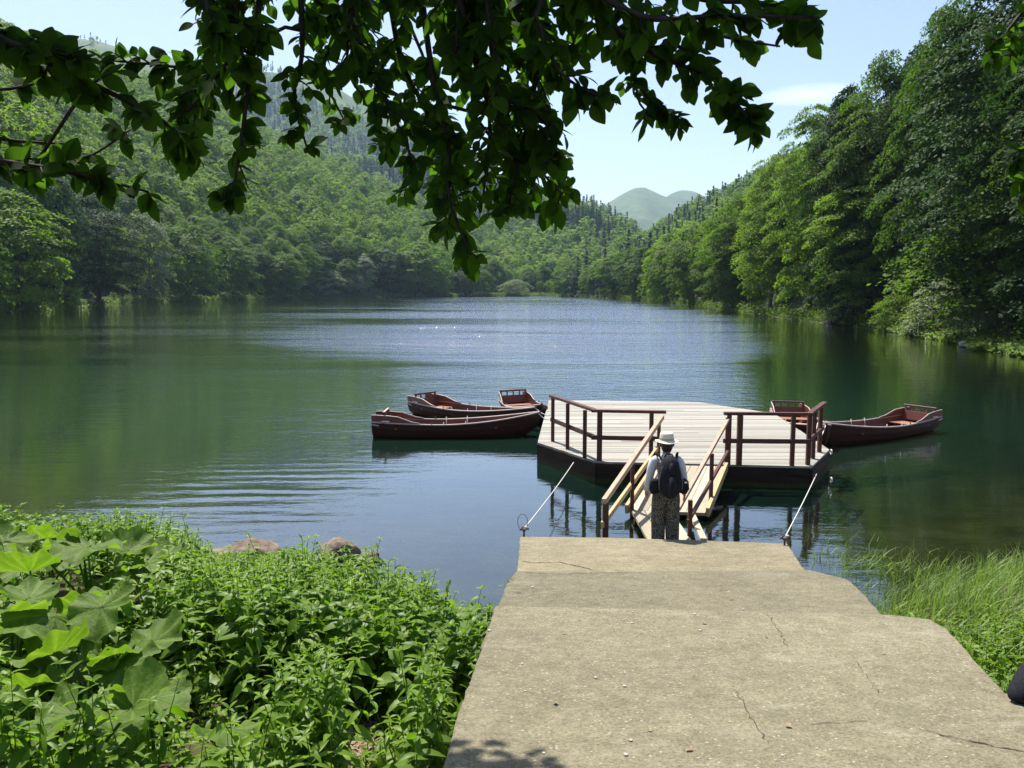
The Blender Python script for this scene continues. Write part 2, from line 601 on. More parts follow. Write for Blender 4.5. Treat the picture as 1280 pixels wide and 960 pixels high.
def diamonds(C, N, size, aspect=0.6, droop=0.0, seed=0):
    """leaf-shaped four-sided faces: C centres, N normals"""
    r = np.random.default_rng(seed)
    n = len(C)
    N = N / np.maximum(np.linalg.norm(N, axis=1, keepdims=True), 1e-6)
    R = r.normal(size=(n, 3))
    A = np.cross(N, R)
    A /= np.maximum(np.linalg.norm(A, axis=1, keepdims=True), 1e-6)
    B = np.cross(N, A)
    L = (size * 0.5)[:, None]
    W = L * aspect
    bend = N * L * r.uniform(-0.25, 0.25, (n, 1))
    V = np.empty((n, 4, 3), np.float32)
    V[:, 0] = C - A * L
    V[:, 1] = C + B * W + bend - A * L * 0.1
    V[:, 2] = C + A * L
    V[:, 3] = C - B * W + bend - A * L * 0.1
    return V.reshape(-1, 3), np.arange(n * 4).reshape(n, 4)


# ------------------------------------------------------------------ trees
def broadleaf_cards(seed, H, R, n_spray, per, lsize, base=0.10, flat=0.30, shape=0.55, spray_r=0.20, puff=0.0):
    """leaf cards of a crown: flattened sprays through an uneven envelope; also returns the spray centres"""
    r = np.random.default_rng(seed)
    ph = r.uniform(0, 2 * PI, 6)
    t = r.uniform(0, 1, n_spray) ** 0.85
    az = r.uniform(0, 2 * PI, n_spray)
    prof = np.where(t < shape, 0.62 + 0.38 * np.sin(t / shape * PI / 2), np.sqrt(np.clip(1 - ((t - shape) / (1.0 - shape)) ** 2.0, 0.02, 1)))
    lob = 1 + 0.17 * np.sin(2 * az + ph[0] + 3 * t) + 0.13 * np.sin(3 * az + ph[1] - 6 * t) + 0.10 * np.sin(5 * az + ph[2] + 9 * t)
    rr = R * prof * lob * (0.45 + 0.55 * np.sqrt(r.uniform(0, 1, n_spray)))
    z = H * (base + (1 - base) * t * (0.95 + 0.05 * np.sin(3 * az + ph[3])))
    S = np.stack([rr * np.cos(az), rr * np.sin(az), z], 1)
    k = n_spray * per
    idx = np.repeat(np.arange(n_spray), per)
    sr = R * spray_r * r.uniform(0.6, 1.35, n_spray)
    a = r.uniform(0, 2 * PI, k)
    q = np.sqrt(r.uniform(0, 1, k))
    off = np.stack([np.cos(a) * q, np.sin(a) * q, r.normal(0, flat * 0.5, k)], 1) * sr[idx][:, None]
    out = np.stack([np.cos(az), np.sin(az)], 1)[idx]
    radial = (off[:, :2] * out).sum(1)
    off[:, 2] -= radial * 0.35 + 0.25 * q * q * sr[idx]
    C = S[idx] + off
    N = np.concatenate([out * 0.55, np.ones((k, 1))], 1) + r.normal(0, 0.42, (k, 3))
    if puff:
        Q = C - np.array([0, 0, H * (base + (1 - base) * 0.42)])
        Q /= np.linalg.norm(Q, axis=1, keepdims=True)
        N = N * (1 - puff) + (Q + r.normal(0, 0.28, (k, 3))) * puff * 1.4
    size = lsize * r.uniform(0.6, 1.4, k)
    V, Fc = diamonds(C, N, size, 0.62, seed=seed + 1)
    return V, Fc, S


def conifer_cards(seed, H, R, levels, per, lsize):
    r = np.random.default_rng(seed)
    Cs, Ns = [], []
    for i in range(levels):
        t = (i + r.uniform(0, 0.6)) / levels
        z = H * (0.06 + 0.93 * t)
        rad = R * (1 - t) ** 0.85 * r.uniform(0.8, 1.12)
        nb = max(4, int(9 * (1 - t) + 3))
        a0 = r.uniform(0, 2 * PI)
        for b in range(nb):
            a = a0 + 2 * PI * b / nb + r.normal(0, 0.15)
            L = rad * r.uniform(0.7, 1.15)
            m = max(2, int(per * (1 - t) + 1))
            q = (np.arange(m) + r.uniform(0, 1, m)) / m
            Cs.append(np.stack([np.cos(a) * L * q, np.sin(a) * L * q, z - 0.32 * L * q ** 1.5 + r.normal(0, 0.12, m)], 1))
            Ns.append(np.stack([np.cos(a) * 0.5 * np.ones(m), np.sin(a) * 0.5 * np.ones(m), np.ones(m)], 1) + r.normal(0, 0.35, (m, 3)))
    C, N = np.concatenate(Cs), np.concatenate(Ns)
    C = np.concatenate([C, [[0, 0, H * 0.985], [0, 0, H * 0.96], [0, 0, H * 0.97]]])
    N = np.concatenate([N, [[1, 0, 0.1], [0, 1, 0.1], [1, 1, 0.1]]])
    return diamonds(C, N, lsize * r.uniform(0.7, 1.4, len(C)), 0.5, seed=seed + 1)


def trunk_mb(seed, H, S, r0, nlimb):
    r = random.Random(seed)
    mb = MB()
    pts, rad = [], []
    x = y = 0.0
    for i in range(8):
        t = i / 7
        pts.append((x, y, H * 0.86 * t - 0.8 * (i == 0)))
        rad.append(r0 * (1 - t) ** 0.8 + 0.03 + (0.25 * r0 if i == 0 else 0))
        x += r.uniform(-0.02, 0.02) * H
        y += r.uniform(-0.02, 0.02) * H
    mb.tube(pts, rad, 8)
    if len(S):
        pick = np.random.default_rng(seed).choice(len(S), min(nlimb, len(S)), replace=False)
        for i in pick:
            e = Vector(S[i])
            tz = max(0.12, (e.z / H) * 0.75)
            a = Vector(pts[min(7, int(tz / 0.86 * 7))])
            m = (a + e) / 2 + Vector((0, 0, 0.03 * H))
            k = max(0.05, r0 * 0.35 * (1 - tz))
            mb.tube([a, m, e], [k, k * 0.6, k * 0.2], 5, cap=False)
    return mb


PROTO = {}


def make_proto(key, kind, seed, H, R, mat, **kw):
    if kind == 'broad':
        V, Fc, S = broadleaf_cards(seed, H, R, **kw)
        r0, nl = H * 0.016, 26
    else:
        V, Fc = conifer_cards(seed, H, R, **kw)
        S, r0, nl = [], H * 0.012, 0
    PROTO[key] = dict(H=H, crown=fast_mesh('crown', V, Fc, M[mat]), R=R, trunk=(trunk_mb(seed, H, S, r0, nl)), base=None)


def tree(name, key, loc, h, label, cat='tree', group=None, wide=1.0, rz=None, mat=None):
    """first use builds the two parts, later uses copy the thing and its parts"""
    P = PROTO[key]
    k2 = (key, mat)
    if k2 not in PROTO:
        root = empty(name)
        me = P['crown']
        if mat:
            me = me.copy()
            me.materials.clear()
            me.materials.append(M[mat])
        link('crown', me, root)
        P['trunk'].build('trunk', M['bark'], root, smooth=True)
        PROTO[k2] = root
        o = root
    else:
        o = copy_tree(PROTO[k2])
        o.name = name
    s = h / P['H']
    o.location = loc
    o.scale = (s * wide, s * wide, s)
    o.rotation_euler = (0, 0, rng.uniform(0, 6.28) if rz is None else rz)
    if 'group' in o.keys():
        del o['group']
    tag(o, label, cat, group)
    return o


for i in range(4):
    make_proto('big%d' % i, 'broad', 20 + i, 22, 7.2 - 0.5 * (i % 2), 'leaf_mid', n_spray=250, per=165, lsize=0.31, base=0.09, shape=0.42 + 0.06 * i, spray_r=0.23, flat=0.16)
for i in range(4):
    make_proto('med%d' % i, 'broad', 40 + i, 18, 6.3, 'leaf_mid', n_spray=220, per=50, lsize=0.52, base=0.05, shape=0.45 + 0.05 * i, spray_r=0.21, puff=0.45)
for i in range(2):
    make_proto('shrub%d' % i, 'broad', 60 + i, 4, 2.6, 'leaf_mid', n_spray=130, per=60, lsize=0.16, base=0.04, shape=0.4, spray_r=0.26)
for i in range(2):
    make_proto('spruce%d' % i, 'conifer', 70 + i, 24, 4.2, 'needles', levels=26, per=9, lsize=1.15)

# ------------------------------------------------------------------ terrain
shore_px = [(-300, 421), (-100, 399), (0, 391.5), (60, 388), (105, 384), (150, 378.6), (330, 374), (400, 372.4), (600, 370.7), (690, 370.3),
            (750, 372.2), (800, 375), (850, 379.5), (880, 384), (960, 395), (1040, 405), (1100, 412.5), (1180, 427), (1280, 447), (1400, 470)]
lake = [tuple(at_z(a, b)[:2]) for a, b in shore_px]
lake += [(21, 17), (13, 12.8), (9, 11.3), (6.6, 10.4), (5.4, 9.9), (4.7, 9.3), (3.8, 8.7), (0.2, 8.1), (-0.35, 8.45), (-0.9, 9.2), (-1.6, 10.0), (-3.0, 10.7), (-4.6, 11.2),
         (-7.2, 11.6), (-12, 12.4), (-24, 19), (-58, 48), (-98, 90)]
lake = np.array(lake)


def lake_sd(X, Y):
    """signed distance to the shoreline, positive on land"""
    P = np.stack([X, Y], -1).reshape(-1, 2)
    best = np.full(len(P), 1e18)
    inside = np.zeros(len(P), bool)
    for i in range(len(lake)):
        a, b = lake[i], lake[(i + 1) % len(lake)]
        ab = b - a
        t = np.clip(((P - a) @ ab) / (ab @ ab), 0, 1)
        q = P - (a + t[:, None] * ab)
        best = np.minimum(best, (q * q).sum(1))
        c = (a[1] > P[:, 1]) != (b[1] > P[:, 1])
        with np.errstate(divide='ignore', invalid='ignore'):
            xi = (b[0] - a[0]) * (P[:, 1] - a[1]) / (b[1] - a[1]) + a[0]
        inside ^= c & (P[:, 0] < xi)
    d = np.sqrt(best)
    return np.where(inside, -d, d).reshape(np.shape(X))


# hills: columns px, d0 (foot), d1 (crest), row of the skyline, tree height there
HILLS = {
    'left': [(-900, 110, 420, -160, 14), (-300, 105, 450, -70, 14), (0, 142, 520, 16, 14), (60, 160, 560, 38, 14), (120, 240, 610, 66, 14), (240, 292, 650, 112, 14), (340, 338, 690, 152, 14),
             (430, 365, 710, 198, 14), (520, 425, 730, 244, 14), (600, 485, 740, 285, 14), (650, 490, 740, 315, 14), (700, 500, 740, 362, 14), (800, 500, 740, 420, 14)],
    'middle': [(250, 700, 1150, 190, 16), (380, 700, 1150, 178, 16), (480, 720, 1150, 188, 16), (560, 700, 1120, 206, 16), (640, 560, 1080, 221, 16), (700, 545, 1040, 235, 16), (740, 540, 1000, 245, 16),
               (772, 540, 960, 260, 16), (800, 540, 930, 283, 16), (840, 540, 900, 325, 16), (900, 540, 900, 380, 16)],
    'ridge': [(-600, 900, 2000, 0, 5), (-100, 900, 2000, 20, 5), (20, 900, 2000, 30, 5), (70, 900, 2000, 49, 5), (110, 900, 2050, 48, 5), (150, 900, 2100, 50, 5), (185, 900, 2100, 56, 5), (240, 950, 2150, 63, 5),
              (300, 950, 2150, 76, 5), (380, 950, 2100, 95, 5), (440, 950, 2100, 112, 5), (520, 950, 2100, 150, 5), (600, 1000, 2100, 200, 5), (680, 1000, 2100, 262, 5), (740, 1000, 2100, 330, 5), (900, 1000, 2100, 420, 5)],
    'peak': [(600, 2600, 4300, 330, 0), (700, 2600, 4300, 292, 0), (740, 2600, 4300, 264, 0), (764, 2600, 4300, 250, 0), (780, 2600, 4300, 240, 0), (792, 2600, 4300, 234, 0), (803, 2600, 4300, 233, 0), (815, 2600, 4300, 238, 0), (827, 2600, 4300, 243, 0),
             (838, 2700, 4600, 237, 0), (850, 2700, 4600, 234, 0), (864, 2700, 4600, 236, 0), (885, 2700, 4600, 250, 0), (930, 2700, 4600, 280, 0), (1100, 2700, 4600, 340, 0)],
    'right': [(740, 450, 900, 330, 14), (780, 430, 880, 300, 14), (815, 400, 860, 276, 14), (870, 380, 850, 244, 14), (905, 370, 840, 226, 14), (945, 360, 820, 202, 14), (1000, 330, 800, 172, 14), (1100, 300, 780, 125, 14), (1400, 260, 700, 40, 14)],
    'bank': [(640, 490, 560, 372, 12), (690, 475, 570, 350, 12), (750, 378, 520, 325, 13), (800, 292, 440, 308, 13), (850, 217, 360, 298, 13), (880, 175, 310, 280, 13), (960, 117, 240, 222, 14), (1040, 90, 200, 160, 14),
             (1100, 77, 185, 122, 14), (1180, 60, 165, 75, 13), (1280, 47, 150, 20, 12), (1500, 33, 120, -100, 10), (2500, 30, 100, -300, 8)],
}
HA = {k: np.array(v, float) for k, v in HILLS.items()}


def vnoise(x, y, seed):
    r = np.random.default_rng(seed)
    T = r.uniform(-1, 1, (64, 64))
    xi, yi = np.floor(x).astype(int), np.floor(y).astype(int)
    fx, fy = x - xi, y - yi
    fx, fy = fx * fx * (3 - 2 * fx), fy * fy * (3 - 2 * fy)
    g = lambda a, b: T[a % 64, b % 64]
    return (g(xi, yi) * (1 - fx) + g(xi + 1, yi) * fx) * (1 - fy) + (g(xi, yi + 1) * (1 - fx) + g(xi + 1, yi + 1) * fx) * fy


def hill(name, X, Y):
    A = HA[name]
    Yc = np.maximum(Y, 1e-3)
    D = Yc
    px = 640 + X / Yc * F * cp
    d0, d1 = np.interp(px, A[:, 0], A[:, 1]), np.interp(px, A[:, 0], A[:, 2])
    ys = np.interp(px, A[:, 0], A[:, 3])
    th = np.interp(px, A[:, 0], A[:, 4])
    k = (480 - ys) / F
    slope = (-sp + k * cp) / (cp + k * sp)
    z1 = CAMZ + slope * d1 - th
    t = (D - d0) / (d1 - d0)
    z = np.where(t < 1, z1 * np.clip(t, 0, 1) ** 0.92, z1 - (D - d1) * 0.12)
    return np.where((t > 0) & (Y > 20), z, -50.0), t


def height(X, Y):
    X, Y = np.asarray(X, float), np.asarray(Y, float)
    sd = lake_sd(X, Y)
    near = np.where(sd > 0, 0.02 + 0.155 * sd, 0)
    near = np.minimum(near, 1.75 + 0.02 * sd)
    z = near
    for k in HA:
        hz, t = hill(k, X, Y)
        z = np.maximum(z, hz * np.clip(sd / 6, 0, 1))
    d = np.hypot(X, Y)
    nz = vnoise(X / 60, Y / 60, 1) * 5 + vnoise(X / 25, Y / 25, 2) * 2
    z = z + (vnoise(X / 330 + 3, Y / 330, 15) * 55 + vnoise(X / 140, Y / 140, 16) * 26) * np.clip((d - 2600) / 900, 0, 1) * np.clip((4250 - d) / 500, 0.12, 1)
    z = z + nz * np.clip((d - 200) / 400, 0, 1) * np.clip(sd / 60, 0, 1) + (vnoise(X / 260 + 5, Y / 260, 8) * 14) * np.clip((d - 1200) / 800, 0, 1)
    z = z + (vnoise(X * 1.3, Y * 1.3, 3) * 0.05 + vnoise(X * 0.5, Y * 0.5, 4) * 0.06) * np.clip(sd / 0.8, 0, 1) * (d < 200)
    bed = -np.minimum(0.05 + np.where(-sd < 12, 0.11 * -sd, 1.3 + 0.2 * (-sd - 12)), 7.0) + vnoise(X * 0.8, Y * 0.8, 5) * 0.10 * np.clip(-sd / 2, 0, 1)
    return np.where(sd > 0, z, bed)


nr, na = 250, 330
rad = np.concatenate([[0.0], np.geomspace(0.6, 5600, nr - 1)])
ang = np.concatenate([np.linspace(-PI, -0.85, 24, endpoint=False), np.linspace(-0.85, 0.85, na - 48, endpoint=False), np.linspace(0.85, PI, 24, endpoint=False)])
RR, AA = np.meshgrid(rad, ang, indexing='ij')
GX, GY = RR * np.sin(AA), RR * np.cos(AA)
GZ = height(GX, GY)
ii, jj = np.meshgrid(np.arange(nr - 1), np.arange(na), indexing='ij')
j2 = (jj + 1) % na
GF = np.stack([ii * na + jj, ii * na + j2, (ii + 1) * na + j2, (ii + 1) * na + jj], -1).reshape(-1, 4)
D_ = np.hypot(GX, GY)
farm = np.clip((D_ - 25) / 15, 0, 1)
meadow = np.clip((vnoise(GX / 170 + 9, GY / 170, 12) + 0.5 * vnoise(GX / 70, GY / 70, 13) + 0.15) * 3, 0, 1) * np.clip((D_ - 1650) / 200, 0, 1)
meadow = np.maximum(meadow, np.clip((D_ - 2600) / 300, 0, 1) * np.clip((GZ - 220) / 200, 0, 1))
SD_ = lake_sd(GX, GY)
ground = link('ground', fast_mesh('ground', np.stack([GX, GY, GZ], -1).reshape(-1, 3), GF, M['ground'], {'far': farm.ravel(), 'meadow': meadow.ravel()}, smooth=True))
tag(ground, kind='structure')

# water: the same rings, flat, out to the far shore
keep = D_ < 640
nrw = int(keep[:, 0].sum())
WX, WY = GX[:nrw], GY[:nrw]
wsd = -SD_[:nrw]
depth = np.clip((wsd - 2.0) / 16.0, 0, 1) ** 0.7 * 0.93
wpx = 640 + WX / np.maximum(WY, 0.1) * F
glit = np.clip((WY - 42) / 14, 0, 1) * np.clip((260 - WY) / 130, 0, 1)
side = np.clip((wpx - 300) / 220, 0, 1) * np.clip((1010 - wpx) / 110, 0, 1)
ripple = 0.05 + 0.12 * np.clip((WY - 14) / 30, 0, 1) + 0.62 * glit * (0.15 + 0.85 * side) + 0.35 * np.clip((WY - 250) / 80, 0, 1) + 0.42 * np.clip((WY - 21) / 8, 0, 1) * np.clip((wpx - 480) / 90, 0, 1) * np.clip((960 - wpx) / 60, 0, 1)
swell = np.clip(1 - np.hypot((WX + 4.4) / 3.2, (WY - 14.6) / 4.0), 0, 1) * 1.4
WF = GF.reshape(nr - 1, na, 4)[:nrw - 1].reshape(-1, 4)
water = link('water', fast_mesh('water', np.stack([WX, WY, np.zeros_like(WX)], -1).reshape(-1, 3), WF, M['water'], {'depth': depth.ravel(), 'ripple': ripple.ravel(), 'swell': swell.ravel()}, smooth=True))
tag(water, kind='structure')

# air over the valley
hz = MB()
hz.box((0, 2400, 320), (9000, 7000, 700))
haze = hz.build('haze', M['air'])
tag(haze, kind='stuff')


def gz(x, y):
    return float(height(np.array([x]), np.array([y]))[0])


# ------------------------------------------------------------------ shoreline trees that can be told apart
def shore_row(px):
    xs, ys = zip(*shore_px)
    return float(np.interp(px, xs, ys))


def put(key, px, top, wide_px, label, name='broadleaf_tree', back=2.0, mat=None, group=None, cat='tree', hadd=0.0):
    """a tree rooted just behind the shore below column px, its top at row `top`"""
    d = at_z(px, shore_row(px)).y + back
    p = at_d(px, 360, d)
    z = gz(p.x, p.y)
    h = sky_z(top, d) - z + hadd
    P = PROTO[key]
    w = wide_px / F * d / 2 / (P['R'] * h / P['H'])
    return tree(name, key, (p.x, p.y, z - 0.15), h, label, cat, group, wide=w, mat=mat)


LS = 'broadleaf trees standing along the left shore'
put('med0', 22, 240, 125, 'bright green bushy tree at the left end of the shore, its foot in grass', mat='leaf_light', back=3)
put('med1', -60, 215, 130, 'tall bright tree cut off by the left edge of the photo', mat='leaf_mid', back=4)
put('med3', 66, 200, 80, 'tall dark tree behind the bright bushy tree at the left end of the shore', mat='leaf_dark', back=14)
put('big2', 120, 240, 112, 'very dark broad tree above the pale bush on the left shore', mat='leaf_dark', back=6)
put('med2', 185, 258, 60, 'tall grey green tree right of the very dark broad tree', mat='leaf_pale', back=5)
put('shrub0', 149, 354, 26, 'pale silvery bush at the water below the very dark broad tree', name='bush', mat='leaf_pale', cat='bush', back=1)
put('shrub1', 82, 356, 36, 'bright yellow green bush on the grassy point of the left shore', name='bush', mat='leaf_light', cat='bush', back=1)
put('med1', 235, 275, 74, 'spreading tree on the left shore with bare lower gloom', mat='leaf_mid', back=5)
put('med0', 290, 296, 66, 'light crowned tree left of the lone round green tree on the left shore', mat='leaf_mid', back=6)
put('med3', 352, 315, 56, 'round mid green tree reaching down to the water on the left shore', mat='leaf_light', back=3)
put('med2', 322, 304, 50, 'slim tree wedged between two light round trees on the left shore', mat='leaf_mid', back=14)
put('shrub0', 412, 336, 46, 'broad pale grey green willow bush at the water', name='bush', mat='leaf_pale', cat='bush', back=2)
put('med2', 455, 316, 30, 'slender silvery tree beside the broad pale willow bush', mat='leaf_pale', back=6)
put('shrub1', 440, 340, 40, 'silvery bush at the foot of the slender silvery tree', name='bush', mat='leaf_pale', cat='bush', back=3)
put('med1', 388, 318, 56, 'leafy tree rising behind the broad pale willow bush', mat='leaf_mid', back=16)
put('med3', 485, 306, 46, 'dark tree left of the widest light green tree on the far left shore', mat='leaf_dark', back=10)
put('med0', 524, 302, 78, 'widest light green rounded tree on the far left shore', mat='leaf_light', back=9)
put('shrub0', 546, 340, 34, 'small rounded light bush before the widest light green tree', name='bush', mat='leaf_light', cat='bush', back=2)
put('med2', 581, 330, 34, 'narrow dark tree under the lowest hanging leaf tip', mat='leaf_dark', back=6)
put('med1', 604, 336, 26, 'small light tree at the end of the left shore', mat='leaf_mid', back=4)
put('shrub1', 644, 349, 36, 'round pale willow alone at the far end of the lake', name='bush', mat='leaf_pale', cat='bush', back=3)

# right bank
put('big0', 1262, -70, 230, 'huge dark beech towering over the right shore', mat='leaf_dark', back=9)
put('big1', 1350, -40, 220, 'tall shaded beech cut off by the right edge of the photo', mat='leaf_dark', back=8)
put('big2', 1098, 62, 135, 'big full beech left of the huge dark one', mat='leaf_mid', back=8)
put('big0', 1172, -8, 120, 'tall upright beech rising from dark shade with sunlit left flank', mat='leaf_mid', back=10)
put('big3', 1136, 58, 110, 'dark crown filling the gap behind the big full beech', mat='leaf_dark', back=18)
put('big1', 1012, 128, 100, 'airy topped light tree standing against the sky on the right shore', mat='leaf_light', back=10)
put('big0', 962, 190, 92, 'bright yellow green tree stepping down to the water on the right shore', mat='leaf_light', back=8)
put('big3', 1052, 108, 100, 'shaded tree leaning over dark water in the middle of the right shore', mat='leaf_dark', back=3)
put('big2', 918, 240, 84, 'sunny round tree overhanging the tip of the right shore', mat='leaf_light', back=5)
put('med2', 868, 278, 66, 'bushy green tree where the right shore turns away', mat='leaf_mid', back=4)
put('med0', 835, 292, 64, 'light bushy tree past the turn of the right shore', mat='leaf_light', back=6)
put('med1', 800, 305, 62, 'mid green tree half way along the far right shore', mat='leaf_mid', back=6)
put('med3', 770, 315, 52, 'greyish green tree on the far right shore by the spruces', mat='leaf_mid', back=6)
put('med0', 708, 326, 40, 'light tree at the far tip of the right shore', mat='leaf_light', back=6)
put('shrub1', 1262, 250, 230, 'bright leafy young tree by the right edge above the grassy bank', name='young_tree', mat='leaf_mid', back=8, cat='tree')
put('shrub0', 1178, 345, 90, 'grey green bush above the stony right shore', name='bush', mat='leaf_pale', cat='bush', back=5)
put('shrub1', 1124, 366, 66, 'light green bush low over the water below the huge beech', name='bush', mat='leaf_light', cat='bush', back=4)
put('shrub0', 1226, 368, 90, 'twiggy half bare bush by the stony right shore', name='bush', mat='leaf_pale', cat='bush', back=5)
put('shrub1', 1152, 395, 46, 'low bright green bush between the boulders and the water', name='bush', mat='leaf_light', cat='bush', back=2.2)
put('shrub0', 1060, 380, 60, 'low dark bush under the shaded leaning tree', name='bush', mat='leaf_dark', cat='bush', back=1.5)
put('shrub1', 1250, 416, 80, 'low leafy mound on the grassy right bank', name='bush', mat='leaf_light', cat='bush', back=2.0)

CF = 'dark spruces on the right slope'
for px, top, back, lab in ((733, 312, 14, 'lone dark spruce nearest the far tip of the right shore'), (756, 300, 18, 'spruce with a broad skirt on the far right shore'), (785, 286, 30, 'taller of the two spruces by the greyish green tree'),
                           (812, 288, 26, 'shorter of the two spruces by the greyish green tree'), (893, 246, 60, 'dark spire standing out above the sunny trees of the right slope'), (906, 252, 60, 'second dark spire close beside the one that stands out'),
                           (722, 320, 8, 'small spruce behind the light tree at the far tip')):
    put('spruce%d' % (px % 2), px, top, 30 if px < 850 else 22, lab, name='spruce_tree', back=back)


# ------------------------------------------------------------------ the forest: nearest trees one by one, the rest as one mass
def scatter(hname, px0, px1, spacing, tmin, tmax, maxd=1e9):
    A = HA[hname]
    out = []
    d0, d1 = A[:, 1].min(), A[:, 2].max()
    r = np.random.default_rng(len(hname) * 7 + int(px0) + 2000)
    u0, u1 = (px0 - 640) / F, (px1 - 640) / F
    x0, x1 = min(u0 * d0, u0 * d1), max(u1 * d0, u1 * d1)
    gx = np.arange(x0, x1, spacing)
    gy = np.arange(d0, min(d1 + 60, maxd), spacing)
    X, Y = np.meshgrid(gx, gy)
    X = X + r.uniform(-0.45, 0.45, X.shape) * spacing
    Y = Y + r.uniform(-0.45, 0.45, Y.shape) * spacing
    X, Y = X.ravel(), Y.ravel()
    px = 640 + X / Y * F
    hz_, t = hill(hname, X, Y)
    ok = (px > px0) & (px < px1) & (t > tmin) & (t < tmax)
    X, Y, t = X[ok], Y[ok], t[ok]
    Z = height(X, Y)
    # only where this hill is the ground you see
    top = np.full(len(X), -1e9)
    for k in HA:
        if k != hname:
            top = np.maximum(top, hill(k, X, Y)[0])
    hz_ = hill(hname, X, Y)[0]
    ok = (hz_ >= top - 3) & (lake_sd(X, Y) > 2.5)
    return np.stack([X[ok], Y[ok], Z[ok]], 1)


left = scatter('left', -120, 740, 10.2, 0.01, 1.06)
midd = scatter('middle', 240, 860, 10.5, 0.0, 1.05)
ridge = scatter('ridge', -60, 760, 15, 0.25, 1.03)
rightf = scatter('right', 770, 1120, 10.0, 0.2, 1.06)
bank = scatter('bank', 660, 1500, 6.8, 0.03, 1.1)
rr = np.random.default_rng(5)
mk = np.clip((vnoise(ridge[:, 0] / 170 + 9, ridge[:, 1] / 170, 12) + 0.5 * vnoise(ridge[:, 0] / 70, ridge[:, 1] / 70, 13) + 0.15) * 3, 0, 1) * np.clip((np.hypot(ridge[:, 0], ridge[:, 1]) - 1650) / 200, 0, 1)
ridge = ridge[rr.uniform(0, 1, len(ridge)) > mk * 0.985]

front_l = left[np.argsort(left[:, 1] - np.interp(640 + left[:, 0] / left[:, 1] * F, HA['left'][:, 0], HA['left'][:, 1]))]
front_r = bank[np.argsort(bank[:, 1] - np.interp(640 + bank[:, 0] / bank[:, 1] * F, HA['bank'][:, 0], HA['bank'][:, 1]))]


def in_view(P):
    px = 640 + P[:, 0] / P[:, 1] * F
    return (px > -70) & (px < 1350)


NL, NR_ = 110, 120
fl = front_l[in_view(front_l)]
fr_ = front_r[in_view(front_r)]
ind_l, rest_l = fl[:NL], fl[NL:]
ind_r, rest_r = fr_[:NR_], fr_[NR_:]
for i, p in enumerate(ind_l):
    h = 12 + 9 * rr.uniform()
    tree('broadleaf_tree', 'med%d' % (i % 4), (p[0], p[1], p[2] - 0.2), h, 'mid sized broadleaf tree in the dense wall of trees behind the left shore', 'tree', 'trees in the wall behind the left shore',
         wide=rr.uniform(0.85, 1.15), mat=('leaf_mid', 'leaf_dark', 'leaf_light', 'leaf_mid', 'leaf_light', 'leaf_mid')[int(rr.uniform() * 6)])
for i, p in enumerate(ind_r):
    d = p[1]
    px = 640 + p[0] / d * F
    ysk = np.interp(px, [690, 760, 800, 850, 880, 900, 950, 1000, 1060, 1140, 1180, 1400], [350, 312, 306, 304, 294, 272, 212, 165, 110, 90, 60, -60])
    h = min(11 + 8 * rr.uniform(), max(7.0, sky_z(ysk + 8, d) - p[2]))
    tree('broadleaf_tree', ('big%d' if d < 150 else 'med%d') % (i % 4), (p[0], p[1], p[2] - 0.2), h, 'leafy broadleaf tree in the dense wall of trees above the right shore', 'tree', 'trees in the wall above the right shore',
         wide=rr.uniform(0.85, 1.15), mat=('leaf_mid', 'leaf_light', 'leaf_dark', 'leaf_light')[int(rr.uniform() * 4)])


def mass(name, plan, mat):
    """plan: list of (prototype arrays, points Nx3, heights, proto height)"""
    Vs, Fs, Ts, off = [], [], [], 0
    for (PV, PF, PH), P, Hs in plan:
        if not len(P):
            continue
        k = len(P)
        a = rr.uniform(0, 2 * PI, k)
        s = Hs / PH
        w = s * rr.uniform(0.85, 1.2, k)
        ca, sa = np.cos(a), np.sin(a)
        X = (PV[None, :, 0] * ca[:, None] - PV[None, :, 1] * sa[:, None]) * w[:, None] + P[:, 0:1]
        Y = (PV[None, :, 0] * sa[:, None] + PV[None, :, 1] * ca[:, None]) * w[:, None] + P[:, 1:2]
        Z = PV[None, :, 2] * s[:, None] + P[:, 2:3] - 0.3
        Vs.append(np.stack([X, Y, Z], -1).reshape(-1, 3))
        Fs.append((PF[None] + (np.arange(k) * len(PV))[:, None, None] + off).reshape(-1, 4))
        Ts.append(np.repeat(np.clip(rr.normal(0.5, 0.28, k), 0, 1), len(PV)))
        off += k * len(PV)
    o = link(name, fast_mesh(name, np.concatenate(Vs), np.concatenate(Fs), mat, {'tint': np.concatenate(Ts)}))
    tag(o, kind='stuff')
    return o


def lod(seed, ns, per, ls):
    V, Fc, S = broadleaf_cards(seed, 16, 5.9, ns, per, ls, base=0.12, shape=0.45, spray_r=0.26, puff=0.75)
    return (V, Fc, 16.0)


def clod(seed, lv, per, ls):
    V, Fc = conifer_cards(seed, 20, 3.6, lv, per, ls)
    return (V, Fc, 20.0)


L1 = [lod(100 + i, 75, 15, 1.05) for i in range(4)]
L2 = [lod(110 + i, 36, 8, 1.9) for i in range(3)]
L3 = [lod(120 + i, 14, 5, 3.8) for i in range(2)]
C1 = [clod(130 + i, 13, 4, 2.2) for i in range(2)]
C3 = [clod(140 + i, 7, 2, 3.4) for i in range(2)]
plan, cplan = [], []


def share(P, protos, hmin, hmax, dest, power=1.0):
    g = rr.integers(0, len(protos), len(P))
    for i, pr in enumerate(protos):
        q = P[g == i]
        dest.append((pr, q, hmin + (hmax - hmin) * rr.uniform(0, 1, len(q)) ** power))


